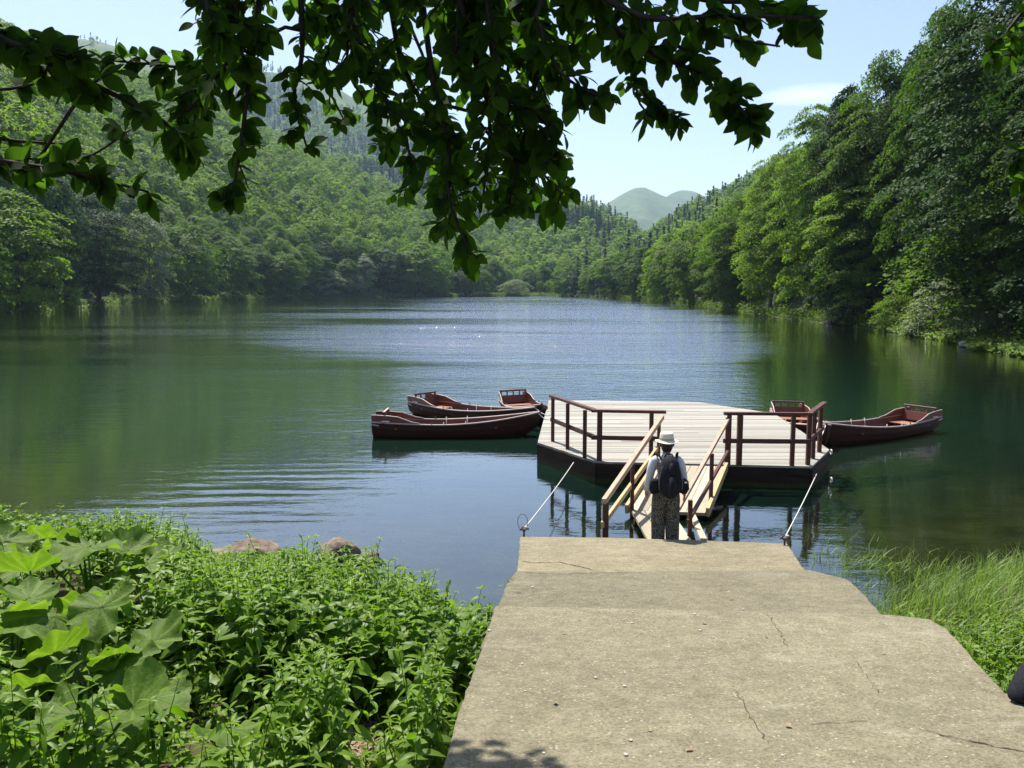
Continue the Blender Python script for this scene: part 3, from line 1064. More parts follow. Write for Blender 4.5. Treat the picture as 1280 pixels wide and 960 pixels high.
share(rest_l, L1, 9, 20, plan)
rest_r_px = 640 + rest_r[:, 0] / rest_r[:, 1] * F
share(rest_r, L1, 9, 14, plan)
cm = vnoise(midd[:, 0] / 70, midd[:, 1] / 70, 21) + np.clip((midd[:, 2] - 55) / 60, -0.6, 0.8) + rr.normal(0, 0.3, len(midd)) > 0.42
share(midd[~cm], L2, 11, 18, plan)
share(midd[cm], C1, 11, 20, cplan)
cr = vnoise(rightf[:, 0] / 60, rightf[:, 1] / 60, 22) + rr.normal(0, 0.35, len(rightf)) > 0.1
share(rightf[~cr], L2, 10, 16, plan)
share(rightf[cr], C1, 11, 19, cplan)
cg = vnoise(ridge[:, 0] / 120, ridge[:, 1] / 120, 23) + np.clip((np.hypot(ridge[:, 0], ridge[:, 1]) - 1700) / 400, 0, 0.6) + rr.normal(0, 0.3, len(ridge)) > 0.25
share(ridge[~cg], L3, 11, 18, plan)
share(ridge[cg], C3, 14, 22, cplan)
mass('forest', plan, M['forest'])
mass('conifer_forest', cplan, M['conifer_forest'])
print('forest', len(left), len(midd), len(ridge), len(rightf), len(bank))

# ------------------------------------------------------------------ concrete path
def zpath(y):
    return 2.15 - 0.156 * y


def on_path(px, py, dz=0.0):
    r = ray(px, py)
    t = (CAMZ - 2.15 - dz) / (-r.z - 0.156 * r.y)
    return Vector((r.x * t, r.y * t, CAMZ + r.z * t))


def jag(pts, step=0.12, amp=0.007, closed_from=0):
    """subdivide a polyline and roughen it like a broken concrete edge"""
    out = []
    r = random.Random(3)
    for a, b in zip(pts[:-1], pts[1:]):
        n_ = max(1, int((b - a).length / step))
        for i in range(n_):
            q = a.lerp(b, i / n_)
            if i:
                q = q + Vector((r.uniform(-amp, amp), r.uniform(-amp, amp), 0))
            out.append(q)
    out.append(pts[-1])
    return out


bm = bmesh.new()
pour_l = bm.verts.layers.float.new('pour')


def slab(left, right, drop, thick, pour):
    L = [on_path(a, b) for a, b in left]
    R_ = [on_path(a, b) for a, b in right]
    ring = jag(L + R_)
    top = [bm.verts.new((p.x, p.y, zpath(p.y) - drop)) for p in ring]
    for q in top:
        q[pour_l] = pour
    f = bm.faces.new(top)
    ext = bmesh.ops.extrude_face_region(bm, geom=[f])
    vs = [e for e in ext['geom'] if isinstance(e, bmesh.types.BMVert)]
    bmesh.ops.translate(bm, verts=vs, vec=(0, 0, -thick))


# near slab, middle slab, end slab: each a small step below the one before
slab([(470, 1400), (505, 1120), (552, 960), (576, 880), (600, 815), (619, 757)], [(770, 760), (930, 764), (1110, 768), (1140, 771), (1163, 774), (1186, 787), (1226, 832), (1258, 866), (1290, 868), (1450, 862), (1540, 985), (1800, 1400)], 0.0, 1.3, 0.0)
slab([(600, 800), (618, 757), (627, 739), (633, 722), (645, 707)], [(760, 708), (900, 707), (1013, 706), (1062, 718), (1082, 736), (1112, 770), (1130, 800)], 0.055, 1.2, 0.5)
slab([(640, 730), (645, 708), (648, 688), (650, 662)], [(760, 663), (870, 666), (985, 670), (1002, 695), (1013, 707), (1040, 735)], 0.100, 0.9, 1.0)
me = bpy.data.meshes.new('path')
bmesh.ops.recalc_face_normals(bm, faces=bm.faces)
bm.to_mesh(me)
bm.free()
me.materials.append(M['concrete'])
path = link('path', me)
tag(path, kind='structure')
bv = path.modifiers.new('bevel', 'BEVEL')
bv.width = 0.012
bv.segments = 1
bv.limit_method = 'ANGLE'
bv.angle_limit = math.radians(50)


def crack(pts, w, seed, drop=0.0, mat='crack', name='crack'):
    r = random.Random(seed)
    P = [on_path(a, b) for a, b in pts]
    Q = []
    for a, b in zip(P[:-1], P[1:]):
        n_ = max(2, int((b - a).length / 0.035))
        for i in range(n_):
            q = a.lerp(b, i / n_)
            Q.append(q + Vector((r.uniform(-1, 1), r.uniform(-1, 1), 0)) * 0.012)
    mb = MB()
    vs, fs = [], []
    for i, q in enumerate(Q):
        d = (Q[min(i + 1, len(Q) - 1)] - Q[max(0, i - 1)])
        nrm = Vector((-d.y, d.x, 0)).normalized()
        ww = w * r.uniform(0.15, 1.0) * (0.2 if i in (0, len(Q) - 1) else 1)
        for s_ in (-1, 1):
            p = q + nrm * ww * s_
            vs.append((p.x, p.y, zpath(p.y) - drop + 0.004))
    for i in range(len(Q) - 1):
        fs.append((2 * i, 2 * i + 1, 2 * i + 3, 2 * i + 2))
    mb.add(vs, fs)
    mb.build(name, M[mat], path)


crack([(650, 691), (668, 693), (700, 692), (722, 697), (745, 702)], 0.012, 1, 0.10)
crack([(640, 709), (700, 711), (760, 710), (800, 709)], 0.007, 2, 0.055)
crack([(920, 862), (935, 893), (950, 915), (962, 935)], 0.0025, 3)
crack([(1010, 905), (1060, 903), (1100, 902)], 0.003, 4)
crack([(1150, 913), (1190, 922), (1230, 930), (1262, 937), (1300, 942)], 0.006, 5)
crack([(765, 683), (800, 686), (830, 684)], 0.004, 6, 0.10)
crack([(636, 733), (660, 735)], 0.010, 7, 0.055)
crack([(960, 768), (975, 790), (985, 812)], 0.003, 8)
crack([(1060, 815), (1080, 840), (1100, 870)], 0.002, 9)

# stray leaves, twigs and pebbles on the concrete
lit = MB()
r = random.Random(4)
spots = [(724, 776, 'twig'), (812, 914, 'leaf'), (958, 797, 'leaf'), (978, 945, 'stone'), (850, 855, 'stone'), (985, 909, 'leaf'), (880, 780, 'leaf'), (1240, 868, 'twig')]
spots += [(r.uniform(600, 1250), r.uniform(720, 958), r.choice(['leaf', 'stone', 'stone', 'stone'])) for _ in range(30)]
leafb, stoneb = MB(), MB()
for a, b, k in spots:
    p = on_path(a, b)
    if b < 768 and not (640 < a < 1010) or a < 560 + (960 - b) * 0.3:
        continue
    if b > 775 and a > 1130 + (b - 775) * 0.75:
        continue
    if k == 'stone':
        s_ = r.uniform(0.004, 0.011)
        ico = [(math.cos(t) * s_ * r.uniform(0.7, 1.2) + p.x, math.sin(t) * s_ * r.uniform(0.7, 1.2) + p.y, p.z + hz0) for hz0 in (-0.004, s_ * 0.8) for t in [i * PI / 3 for i in range(6)]]
        stoneb.add(ico, [tuple(range(6, 12))] + [(i, (i + 1) % 6, 6 + (i + 1) % 6, 6 + i) for i in range(6)])
    else:
        L_ = r.uniform(0.03, 0.05) if k == 'leaf' else 0.07
        w_ = L_ * (0.35 if k == 'leaf' else 0.1)
        a_ = r.uniform(0, 6.28)
        d = Vector((math.cos(a_), math.sin(a_), -0.156 * math.sin(a_)))
        q = Vector((-math.sin(a_), math.cos(a_), 0))
        p = p + Vector((0, 0, 0.008))
        leafb.add([p - d * L_ / 2, p + q * w_ + Vector((0, 0, 0.01)), p + d * L_ / 2 + Vector((0, 0, 0.012)), p - q * w_ + Vector((0, 0, 0.008))], [(0, 1, 2, 3)])
tag(leafb.build('leaf_litter', M['drift']), kind='stuff')
tag(stoneb.build('pebbles', M['pebble']), kind='stuff')

# ------------------------------------------------------------------ dock
DZ = 0.42
deck_px = [(672, 553), (745, 577), (1015, 583), (1037, 562), (968, 517), (870, 502), (686, 500)]
DP = [at_z(a, b, DZ) for a, b in deck_px]
dock = empty('wooden_dock', (sum(p.x for p in DP) / 7, sum(p.y for p in DP) / 7, 0))
tag(dock, 'wooden floating dock with pale plank deck and brown railings', 'dock')
DO = dock.location.copy()


def span(y):
    xs = []
    for a, b in zip(DP, DP[1:] + DP[:1]):
        if (a.y - y) * (b.y - y) <= 0 and abs(a.y - b.y) > 1e-6:
            t = (y - a.y) / (b.y - a.y)
            if 0 <= t <= 1:
                xs.append(a.x + (b.x - a.x) * t)
    return (min(xs), max(xs)) if len(xs) >= 2 else None


boards = MB()
ymin, ymax = min(p.y for p in DP), max(p.y for p in DP)
bw = 0.135
y = ymin
r = random.Random(11)
while y < ymax - 0.02:
    y1 = min(y + bw - 0.006, ymax - 0.001)
    s0, s1 = span(y + 0.0005), span(y1)
    if s0 and s1:
        nseg = r.choice([1, 2, 2])
        cuts = [0.0] + sorted(r.uniform(0.25, 0.75) for _ in range(nseg - 1)) + [1.0]
        for c0, c1 in zip(cuts[:-1], cuts[1:]):
            boards.tint = r.uniform(0, 1)
            z1 = DZ + r.uniform(-0.004, 0.003)
            e0, e1 = (0.0015, 0.0015)
            A = [s0[0] + (s0[1] - s0[0]) * c0 + e0, s0[0] + (s0[1] - s0[0]) * c1 - e1]
            B = [s1[0] + (s1[1] - s1[0]) * c0 + e0, s1[0] + (s1[1] - s1[0]) * c1 - e1]
            vs = [(A[0], y, z1 - 0.04), (A[1], y, z1 - 0.04), (B[1], y1, z1 - 0.04), (B[0], y1, z1 - 0.04), (A[0], y, z1), (A[1], y, z1), (B[1], y1, z1), (B[0], y1, z1)]
            boards.add([Vector(q) - DO for q in vs], [(0, 3, 2, 1), (4, 5, 6, 7), (0, 1, 5, 4), (1, 2, 6, 5), (2, 3, 7, 6), (3, 0, 4, 7)])
    y += bw
boards.build('decking', M['deck'], dock, attr=True)
fa = MB()
cen = Vector((DO.x, DO.y, 0))
for a, b in zip(DP, DP[1:] + DP[:1]):
    a2, b2 = a.lerp(cen, 0.004), b.lerp(cen, 0.004)
    d = (b2 - a2).normalized()
    fa.beam(Vector((a2.x, a2.y, 0.17)) - DO, Vector((b2.x, b2.y, 0.17)) - DO, 0.05, 0.41)
fa.build('fascia', M['fascia'], dock)
fb = MB()
for k in range(4):
    yy = ymin + 1.2 + k * 2.0
    s0 = span(yy)
    fb.box(Vector(((s0[0] + s0[1]) / 2, yy, 0.05)) - DO, (s0[1] - s0[0] - 0.5, 0.9, 0.5))
fb.build('float', M['fascia'], dock)


def dpt(px, py, z=DZ):
    return at_z(px, py, z) - DO


def pb(base, h, w=0.075, mat='rail', parent=dock, name='post', lean=(0, 0, 0)):
    mb = MB()
    mb.box(base + Vector((0, 0, h / 2 + 0.002)), (w, w, h))
    return mb.build(name, M[mat], parent, bevel=0.006)


RH = 0.98
lp = [(691, 553), (709.5, 563), (731, 574.5), (749.5, 577.5), (814, 579)]
for a, b in lp:
    q = dpt(a, b - 1)
    q.y += 0.06
    pb(q, RH - 0.03, 0.075 if a != 749.5 else 0.095)


def rails(pxs, z, name, w=0.06, h=0.07, mat='rail', parent=dock):
    pts = []
    for a, b in pxs:
        q = dpt(a, b - 1)
        q.y += 0.06
        pts.append(q + Vector((0, 0, z)))
    for a, b in zip(pts[:-1], pts[1:]):
        d = (b - a).normalized()
        mb = MB()
        mb.beam(a - d * 0.06, b + d * 0.06, w, h)
        mb.build(name, M[mat], parent, bevel=0.006)


rails([(690, 552.5), (741, 576.5)], RH, 'top_rail', 0.10, 0.055)
rails([(743, 578), (828, 580)], RH - 0.004, 'top_rail', 0.10, 0.055)
rails([(690, 552.5), (741, 576.5)], RH * 0.47, 'middle_rail', 0.045, 0.085)
rails([(743, 578), (824, 580)], RH * 0.47 - 0.002, 'middle_rail', 0.045, 0.085)
for a, b in [(911, 583), (924.5, 583.5), (991, 584), (1011, 583)]:
    q = dpt(a, b - 1)
    q.y += 0.06
    pb(q, RH - 0.03, 0.075 if a != 924.5 else 0.095)
for a, b in [(1019, 574), (1027, 566)]:
    q = dpt(a, b - 1)
    q.x -= 0.05
    pb(q, RH + 0.02, 0.075)
rails([(908, 583), (1012, 584)], RH, 'top_rail', 0.10, 0.055)
rails([(1011, 583), (1029, 564.5)], RH - 0.004, 'top_rail', 0.10, 0.055)
rails([(908, 583), (1010, 584)], RH * 0.47, 'middle_rail', 0.045, 0.085)
rails([(1011, 583), (1029, 564.5)], RH * 0.47, 'middle_rail', 0.045, 0.085)
# mooring rings on the right corner
for a, b in [(1039, 565), (1039, 600)]:
    q = at_z(a, b, DZ - 0.02 if b < 580 else 0.12) - DO
    mb = MB()
    mb.tube([q + Vector((0, 0.05 * math.cos(t), 0.05 * math.sin(t))) for t in [i * PI / 4 for i in range(9)]], 0.011, 6)
    mb.build('mooring_ring', M['white'], dock, smooth=True)

# ------------------------------------------------------------------ gangway
gf0, gf1 = at_z(822, 581, DZ), at_z(905, 583, DZ)          # hinge at the dock
gn0, gn1 = at_z(786, 637, 0.13), at_z(881, 641, 0.13)      # lower end
gang = empty('gangway', ((gn0 + gn1) / 2))
tag(gang, 'sloping wooden gangway with sunlit handrails leading up to the dock', 'gangway')
GO = gang.location.copy()
pl = MB()
npl = 8
for i in range(npl):
    pl.tint = random.Random(i).uniform(0, 1)
    a0, a1 = (i + 0.03) / npl, (i + 0.97) / npl
    vs = []
    for dz in (-0.045, 0.004):
        for P0, P1, t in ((gn0, gn1, a0), (gn0, gn1, a1), (gf0, gf1, a1), (gf0, gf1, a0)):
            q = P0.lerp(P1, t) - GO
            vs.append((q.x, q.y - 0.02, q.z + dz))
    pl.add(vs, [(0, 3, 2, 1), (4, 5, 6, 7), (0, 1, 5, 4), (1, 2, 6, 5), (2, 3, 7, 6), (3, 0, 4, 7)])
pl.build('walkway', M['gang'], gang, attr=True)
for P0, P1, nm in ((gn1, gf1, 'stringer'), (gn0, gf0, 'stringer')):
    mb = MB()
    s_ = 0.04 if P0 is gn1 else -0.04
    mb.beam(P0 - GO + Vector((s_, -0.02, 0.01)), P1 - GO + Vector((s_, -0.03, 0.01)), 0.06, 0.15)
    mb.build(nm, M['stringer'], gang, bevel=0.006)
# lower step of planks between gangway and concrete
stp = MB()
for k, (xa, xb) in enumerate(((1.90, 2.10), (2.115, 2.315), (2.33, 2.53))):
    stp.tint = 0.2 + 0.2 * k
    stp.box(Vector(((xa + xb) / 2 + 0.05, 12.05, 0.105)) - GO, (xb - xa, 2.3, 0.05))
stp.build('step_planks', M['gang'], gang, attr=True)
for yb in (12.9, 11.3):
    sm = MB()
    sm.box(Vector((2.25, yb, -0.1)) - GO, (0.6, 0.12, 0.28))
    sm.build('bearer', M['fascia'], gang)


def seg_px(a, b, da, db, w, h, name, mat):
    A, B = at_d(a[0], a[1], da) - GO, at_d(b[0], b[1], db) - GO
    mb = MB()
    mb.beam(A, B, w, h)
    mb.build(name, M[mat], gang, bevel=0.006)
    return A, B


dF = gf0.y + 0.02
seg_px((828, 521), (755, 627), dF, 11.5, 0.07, 0.085, 'handrail', 'rail_sunlit')
seg_px((822, 560), (753, 656), dF, 11.5, 0.05, 0.085, 'lower_rail', 'stringer')
seg_px((911, 523), (848, 636), dF, 11.7, 0.06, 0.06, 'handrail', 'rail_sunlit')
seg_px((911, 562), (860, 652), dF, 11.7, 0.05, 0.06, 'lower_rail', 'rail')


def gpost(px, ytop, d, zbot, w=0.06, mat='rail'):
    A = at_d(px, ytop, d)
    mb = MB()
    mb.beam(Vector((A.x, A.y, zbot)) - GO, A - GO, w, w, up=Vector((0, 1, 0)))
    mb.build('post', M[mat], gang, bevel=0.005)


gpost(757, 628, 11.55, -0.35, 0.085)
gpost(791, 571, 13.2, -0.2)
gpost(824, 524, dF - 0.01, 0.3)
gpost(909.5, 522, dF - 0.01, 0.3)
gpost(890, 567, 13.5, -0.2)
gpost(863, 625, 11.75, -0.3)
# pale board leaning beside the step, ends on the concrete
mb = MB()
mb.beam(Vector((2.62, 11.0, 0.30)) - GO, Vector((2.86, 12.9, 0.16)) - GO, 0.09, 0.05)
mb.build('side_board', M['gang'], gang, bevel=0.005, attr=True)


# ------------------------------------------------------------------ mooring lines with their irons
def mooring(pa, pb_, label, sag):
    t = empty('mooring_line', pa)
    mb = MB()
    n_ = 14
    pts = []
    for i in range(n_ + 1):
        k = i / n_
        q = (pb_ - pa) * k
        q.z -= sag * 4 * k * (1 - k)
        pts.append(q)
    mb.tube(pts, 0.008, 6)
    mb.build('rope', M['rope'], t, smooth=True)
    mb = MB()
    mb.tube([(0.03 * math.sin(a), 0.0, 0.03 * math.cos(a)) for a in [i * PI / 5 for i in range(11)]], 0.009, 6)
    mb.tube([(-0.06, 0.01, -0.02), (0.0, 0, 0.005), (0.07, 0.0, -0.005)], 0.012, 6)
    mb.tube([(0, 0, -0.12), (0, 0, 0.03)], 0.013, 6)
    mb.build('iron_eye', M['rust'], t, smooth=True)
    kn = MB()
    for j in range(3):
        kn.tube([(0.02 * math.cos(a) + 0.012 * j, 0.02 * math.sin(a) * 0.6, 0.012 * j + 0.004 * math.sin(2 * a)) for a in [i * PI / 4 for i in range(9)]], 0.010, 6)
    kn.build('knot', M['rope'], t, smooth=True)
    return tag(t, label, 'mooring rope')


m1 = mooring(on_path(655, 661) + Vector((0, 0, 0.0)), at_z(717, 578, 0.33), 'white rope from the left corner of the concrete to the dock', 0.03)
wl_ = MB()
wl_.tube([(-0.02 + 0.07 * math.sin(a), 0, 0.10 - 0.11 * math.cos(a)) for a in [i * PI / 8 for i in range(17)]], 0.004, 5)
wl_.build('wire_loop', M['rust'], m1, smooth=True)
mooring(on_path(981, 672), at_z(1021, 592, 0.32), 'white rope from the right corner of the concrete to the dock', 0.02)


# ------------------------------------------------------------------ rowing boats
def make_boat():
    L = 4.5
    root = empty('rowing_boat')
    ns = 25
    ts = [i / (ns - 1) for i in range(ns)]

    def beam_(t):
        return 0.47 + 0.16 * math.sin(min(t / 0.42, 1) * PI / 2) if t < 0.42 else 0.63 * max(0.0, 1 - ((t - 0.42) / 0.58) ** 2.1) ** 0.85 + 0.012

    def sheer(t):
        return 0.40 + 0.10 * (1 - t) ** 3 + 0.36 * max(0, t - 0.35) ** 1.8 / 0.65 ** 1.8

    def keel(t):
        return -0.14 + 0.10 * max(0, (0.18 - t) / 0.18) ** 2 + 0.50 * max(0, (t - 0.80) / 0.2) ** 2.2

    def section(t, inset=0.0, up=0.0):
        b, s_, k = max(0.004, beam_(t) - inset), sheer(t), keel(t) + up
        X = (t - 0.5) * L
        return [(X, y, z) for y, z in ((0.02 if b > .03 else b * .5, k), (b * 0.46, k + 0.04), (b * 0.80, k + 0.35 * (s_ - k)), (b * 0.95, k + 0.68 * (s_ - k)), (b, s_))]

    def shell(inset, up, t0, t1):
        mb = MB()
        tt = [t for t in ts if t0 <= t <= t1]
        rows = []
        for t in tt:
            h = section(t, inset, up)
            rows.append([(x, -y, z) for x, y, z in reversed(h)] + h)
        vs = [q for row in rows for q in row]
        w = 10
        fs = [(i * w + j, i * w + j + 1, (i + 1) * w + j + 1, (i + 1) * w + j) for i in range(len(tt) - 1) for j in range(w - 1)]
        mb.add(vs, fs)
        return mb, rows

    ou, rows = shell(0, 0, 0, 1)
    ou.add(rows[0], [tuple(range(10))])
    ou.build('hull', M['hull'], root, smooth=False)
    inn, r2 = shell(0.025, 0.03, 0.02, 0.99)
    inn.add(r2[0], [tuple(reversed(range(10)))])
    inn.build('inner_planking', M['hull_in'], root)
    # gunwale: worn cap along both sides, colour lightened for the sun's highlight
    for s_ in (-1, 1):
        mb = MB()
        pts = [((t - 0.5) * L, s_ * (beam_(t) - 0.008), sheer(t) + 0.012) for t in ts]
        mb.tube(pts, [(0.026, 0.020)] * ns, 8)
        mb.build('gunwale', M['gunwale'], root, smooth=True)
    # raised stern sides with a scooped front end
    for s_ in (-1, 1):
        mb = MB()
        prof = [(0.0, 0.20), (0.04, 0.21), (0.10, 0.21), (0.16, 0.19), (0.20, 0.12), (0.24, 0.05), (0.29, 0.012)]
        vs = []
        for t, hgt in prof:
            X, Y, Z = (t - 0.5) * L, s_ * (beam_(t) - 0.02), sheer(t) + 0.02
            vs += [(X, Y + 0.014, Z), (X, Y - 0.014, Z), (X, Y - 0.014, Z + hgt), (X, Y + 0.014, Z + hgt)]
        fs = [(0, 1, 2, 3), tuple(4 * (len(prof) - 1) + q for q in (3, 2, 1, 0))]
        for i in range(len(prof) - 1):
            for a in range(4):
                fs.append((4 * i + a, 4 * i + 4 + a, 4 * i + 4 + (a + 1) % 4, 4 * i + (a + 1) % 4))
        mb.add(vs, fs)
        mb.build('stern_side', M['hull_in'], root)
        mb = MB()
        mb.tube([((t - 0.5) * L, s_ * (beam_(t) - 0.02), sheer(t) + 0.035 + hgt) for t, hgt in prof], 0.016, 6)
        mb.build('side_cap', M['gunwale'], root, smooth=True)
    # back rest across the stern with four openings
    X0 = (0.10 - 0.5) * L
    w = 2 * (beam_(0.10) - 0.04)
    bk = MB()
    tilt = Matrix.Rotation(-0.22, 3, 'Y')

    def bb(yc, zc, wy, hz_):
        p = tilt @ Vector((0, yc, zc))
        bk.box(p + Vector((X0, 0, 0.34)), (0.028, wy, hz_), tilt)
    bb(0, 0.16, w, 0.30)
    bb(0, 0.475, w, 0.055)
    for k in range(5):
        bb((k / 4 - 0.5) * (w - 0.07), 0.38, 0.07 if k in (0, 4) else 0.045, 0.137)
    bk.build('backrest', M['hull_in'], root, bevel=0.004)
    ct = MB()
    ct.box(tilt @ Vector((0, 0, 0.512)) + Vector((X0, 0, 0.34)), (0.06, w + 0.04, 0.02), tilt)
    ct.build('backrest_cap', M['gunwale'], root)
    # benches
    for t, dpt_, zz in ((0.185, 0.42, 0.30), (0.47, 0.24, 0.27), (0.72, 0.22, 0.33)):
        mb = MB()
        b = beam_(t) * 0.93
        mb.box(((t - 0.5) * L, 0, zz), (dpt_, 2 * b, 0.03))
        mb.build('bench', M['thwart'], root, bevel=0.004)
    # floor boards
    mb = MB()
    for k in range(5):
        mb.box((-0.1, (k - 2) * 0.13, -0.045), (2.6, 0.12, 0.02))
    mb.build('floorboards', M['hull_in'], root)
    # bent ribs by the middle bench, light wood
    for t in (0.43, 0.56):
        mb = MB()
        h = section(t, 0.035, 0.045)
        pts = [(x, -y, z) for x, y, z in reversed(h)] + h
        pts[0] = (pts[0][0], pts[0][1], pts[0][2] + 0.10)
        pts[-1] = (pts[-1][0], pts[-1][1], pts[-1][2] + 0.10)
        mb.tube(pts, 0.014, 6)
        mb.build('rib', M['gunwale'], root, smooth=True)
    for s_ in (-1, 1):
        mb = MB()
        t = 0.36
        c = Vector(((t - 0.5) * L, s_ * beam_(t), sheer(t) + 0.03))
        mb.tube([c + Vector((0, 0, -0.02)), c + Vector((0, 0, 0.05))], 0.012, 6)
        mb.tube([c + Vector((0.035 * math.cos(a), 0, 0.085 - 0.035 * math.sin(a))) for a in [i * PI / 6 for i in range(7)]], 0.008, 6)
        mb.build('oarlock', M['rust'], root, smooth=True)
    for s_ in (-1, 1):
        mb = MB()
        mb.box(((0.085 - 0.5) * L, s_ * (beam_(0.085) + 0.004), sheer(0.085) + 0.02), (0.20, 0.012, 0.045))
        mb.build('side_plate', M['red'], root)
        mb = MB()
        mb.box(((0.085 - 0.5) * L, s_ * (beam_(0.085) + 0.004), sheer(0.085) + 0.065), (0.20, 0.012, 0.04))
        mb.build('side_plate', M['white'], root)
    # stern knees, pale
    for s_ in (-1, 1):
        mb = MB()
        mb.beam((-0.5 * L - 0.01, s_ * 0.47, 0.44), (-0.5 * L + 0.20, s_ * 0.50, 0.40), 0.03, 0.035)
        mb.build('stern_knee', M['gunwale'], root, bevel=0.004)
    mb = MB()
    mb.tube([(0.5 * L - 0.02, 0, keel(1.0)), (0.5 * L + 0.015, 0, sheer(1.0) * 0.8), (0.5 * L + 0.02, 0, sheer(1.0) + 0.06)], [(0.02, 0.03)] * 3, 6)
    mb.build('stem_post', M['hull'], root)
    return root


boat0 = make_boat()


def place_boat(o, stern, bow, label, roll=0.0):
    s_, b = Vector(stern), Vector(bow)
    d = b - s_
    o.location = ((s_.x + b.x) / 2, (s_.y + b.y) / 2, 0.0)
    o.rotation_euler = (roll, 0, math.atan2(d.y, d.x))
    k = d.length / 4.5
    o.scale = (k, 0.86, 0.78)
    tag(o, label, 'boat', 'brown wooden rowing boats moored at the dock')


BS = [((-3.52, 20.85), (0.70, 20.9), 'brown rowing boat moored broadside left of the dock, nearest of three'),
      ((-2.85, 24.7), (0.62, 21.75), 'brown rowing boat lying slantwise behind the broadside one'),
      ((-0.02, 25.4), (0.82, 22.3), 'brown rowing boat pointing its stern seat away by the far left dock corner'),
      ((7.62, 22.9), (7.25, 18.9), 'brown rowing boat behind the right railing with its stern seat away'),
      ((11.05, 21.8), (7.2, 19.3), 'brown rowing boat lying broadside right of the dock')]
for i, (a, b, lab) in enumerate(BS):
    o = boat0 if i == 0 else copy_tree(boat0)
    place_boat(o, a, b, lab, 0.02 * (i % 3 - 1))

# short lines from the bows to the dock
for i, (a, b, lab) in enumerate([((0.66, 20.9, 0.60), (0.92, 20.75, 0.43), 'short line tying the nearest left boat to the dock edge'), ((0.60, 21.75, 0.60), (1.00, 21.4, 0.43), 'short line tying the slantwise left boat to the dock edge'),
                                 ((7.22, 19.3, 0.60), (6.62, 18.0, 0.43), 'line tying the broadside right boat to the dock edge'), ((7.27, 18.95, 0.60), (6.55, 17.5, 0.43), 'line tying the boat behind the right railing to the dock edge')]):
    a, b = Vector(a), Vector(b)
    mb = MB()
    mb.tube([(b - a) * (k / 8) - Vector((0, 0, 0.22 * (k / 8) * (1 - k / 8))) for k in range(9)], 0.012, 6)
    o = mb.build('bow_line', M['rope'], None, smooth=True)
    o.location = a
    tag(o, lab, 'rope')

# ------------------------------------------------------------------ the person on the step
PX, PY, PZ = 2.13, 11.2, 0.13
person = empty('person', (PX, PY, PZ))
person.scale = (0.93, 0.93, 0.93)
tag(person, 'person seen from behind in a straw hat, pale shirt and speckled trousers', 'person')
# body: one skinned surface
bv_, be_, br_ = [], [], []


def J(p, r_, parent=None):
    bv_.append(p)
    br_.append(r_)
    if parent is not None:
        be_.append((parent, len(bv_) - 1))
    return len(bv_) - 1


pel = J((0, 0, 0.90), 0.125)
sp1 = J((0, 0.0, 1.08), 0.115, pel)
sp2 = J((0, 0.02, 1.26), 0.125, sp1)
nk0 = J((0, 0.02, 1.38), 0.065, sp2)
nk1 = J((0, 0.035, 1.46), 0.052, nk0)
hd0 = J((0, 0.05, 1.53), 0.080, nk1)
hd1 = J((0, 0.05, 1.60), 0.092, hd0)
hd2 = J((0, 0.045, 1.66), 0.070, hd1)
nose = J((0.0, 0.155, 1.555), 0.014, hd0)
for s_ in (-1, 1):
    sh = J((s_ * 0.165, 0.02, 1.33), 0.058, sp2)
    el = J((s_ * 0.245, 0.0, 1.08), 0.042, sh)
    wr = J((s_ * 0.285, 0.045, 0.865), 0.028, el)
    pa = J((s_ * 0.288, 0.06, 0.80), 0.030, wr)
    for k, (dx, ln) in enumerate(((-0.026, 0.068), (-0.009, 0.078), (0.009, 0.073), (0.026, 0.058))):
        f1 = J((s_ * 0.288 - s_ * 0.004, 0.06 + dx, 0.765), 0.0095, pa)
        f2 = J((s_ * 0.282, 0.062 + dx * 1.1, 0.765 - ln * 0.55), 0.0085, f1)
        J((s_ * 0.272, 0.066 + dx * 1.1, 0.765 - ln), 0.0072, f2)
    th1 = J((s_ * 0.272, 0.098, 0.815), 0.011, wr)
    J((s_ * 0.262, 0.118, 0.785), 0.009, th1)
    hp = J((s_ * 0.095, 0, 0.84), 0.095, pel)
    kn = J((s_ * 0.10, 0.02 if s_ > 0 else 0.07, 0.47), 0.058, hp)
    an = J((s_ * 0.10, -0.02 if s_ > 0 else 0.03, 0.09), 0.040, kn)
    J((s_ * 0.105, 0.14 if s_ > 0 else 0.18, 0.035), 0.036, an)
me = bpy.data.meshes.new('body')
me.from_pydata(bv_, be_, [])
body = link('body', me, person)
sk_ = body.modifiers.new('skin', 'SKIN')
sk_.use_smooth_shade = True
for i, q in enumerate(me.skin_vertices[0].data):
    q.radius = (br_[i], br_[i])
    q.use_root = (i == 0)
sb = body.modifiers.new('sub', 'SUBSURF')
sb.levels = 1
sb.render_levels = 2
me.materials.append(M['skin'])
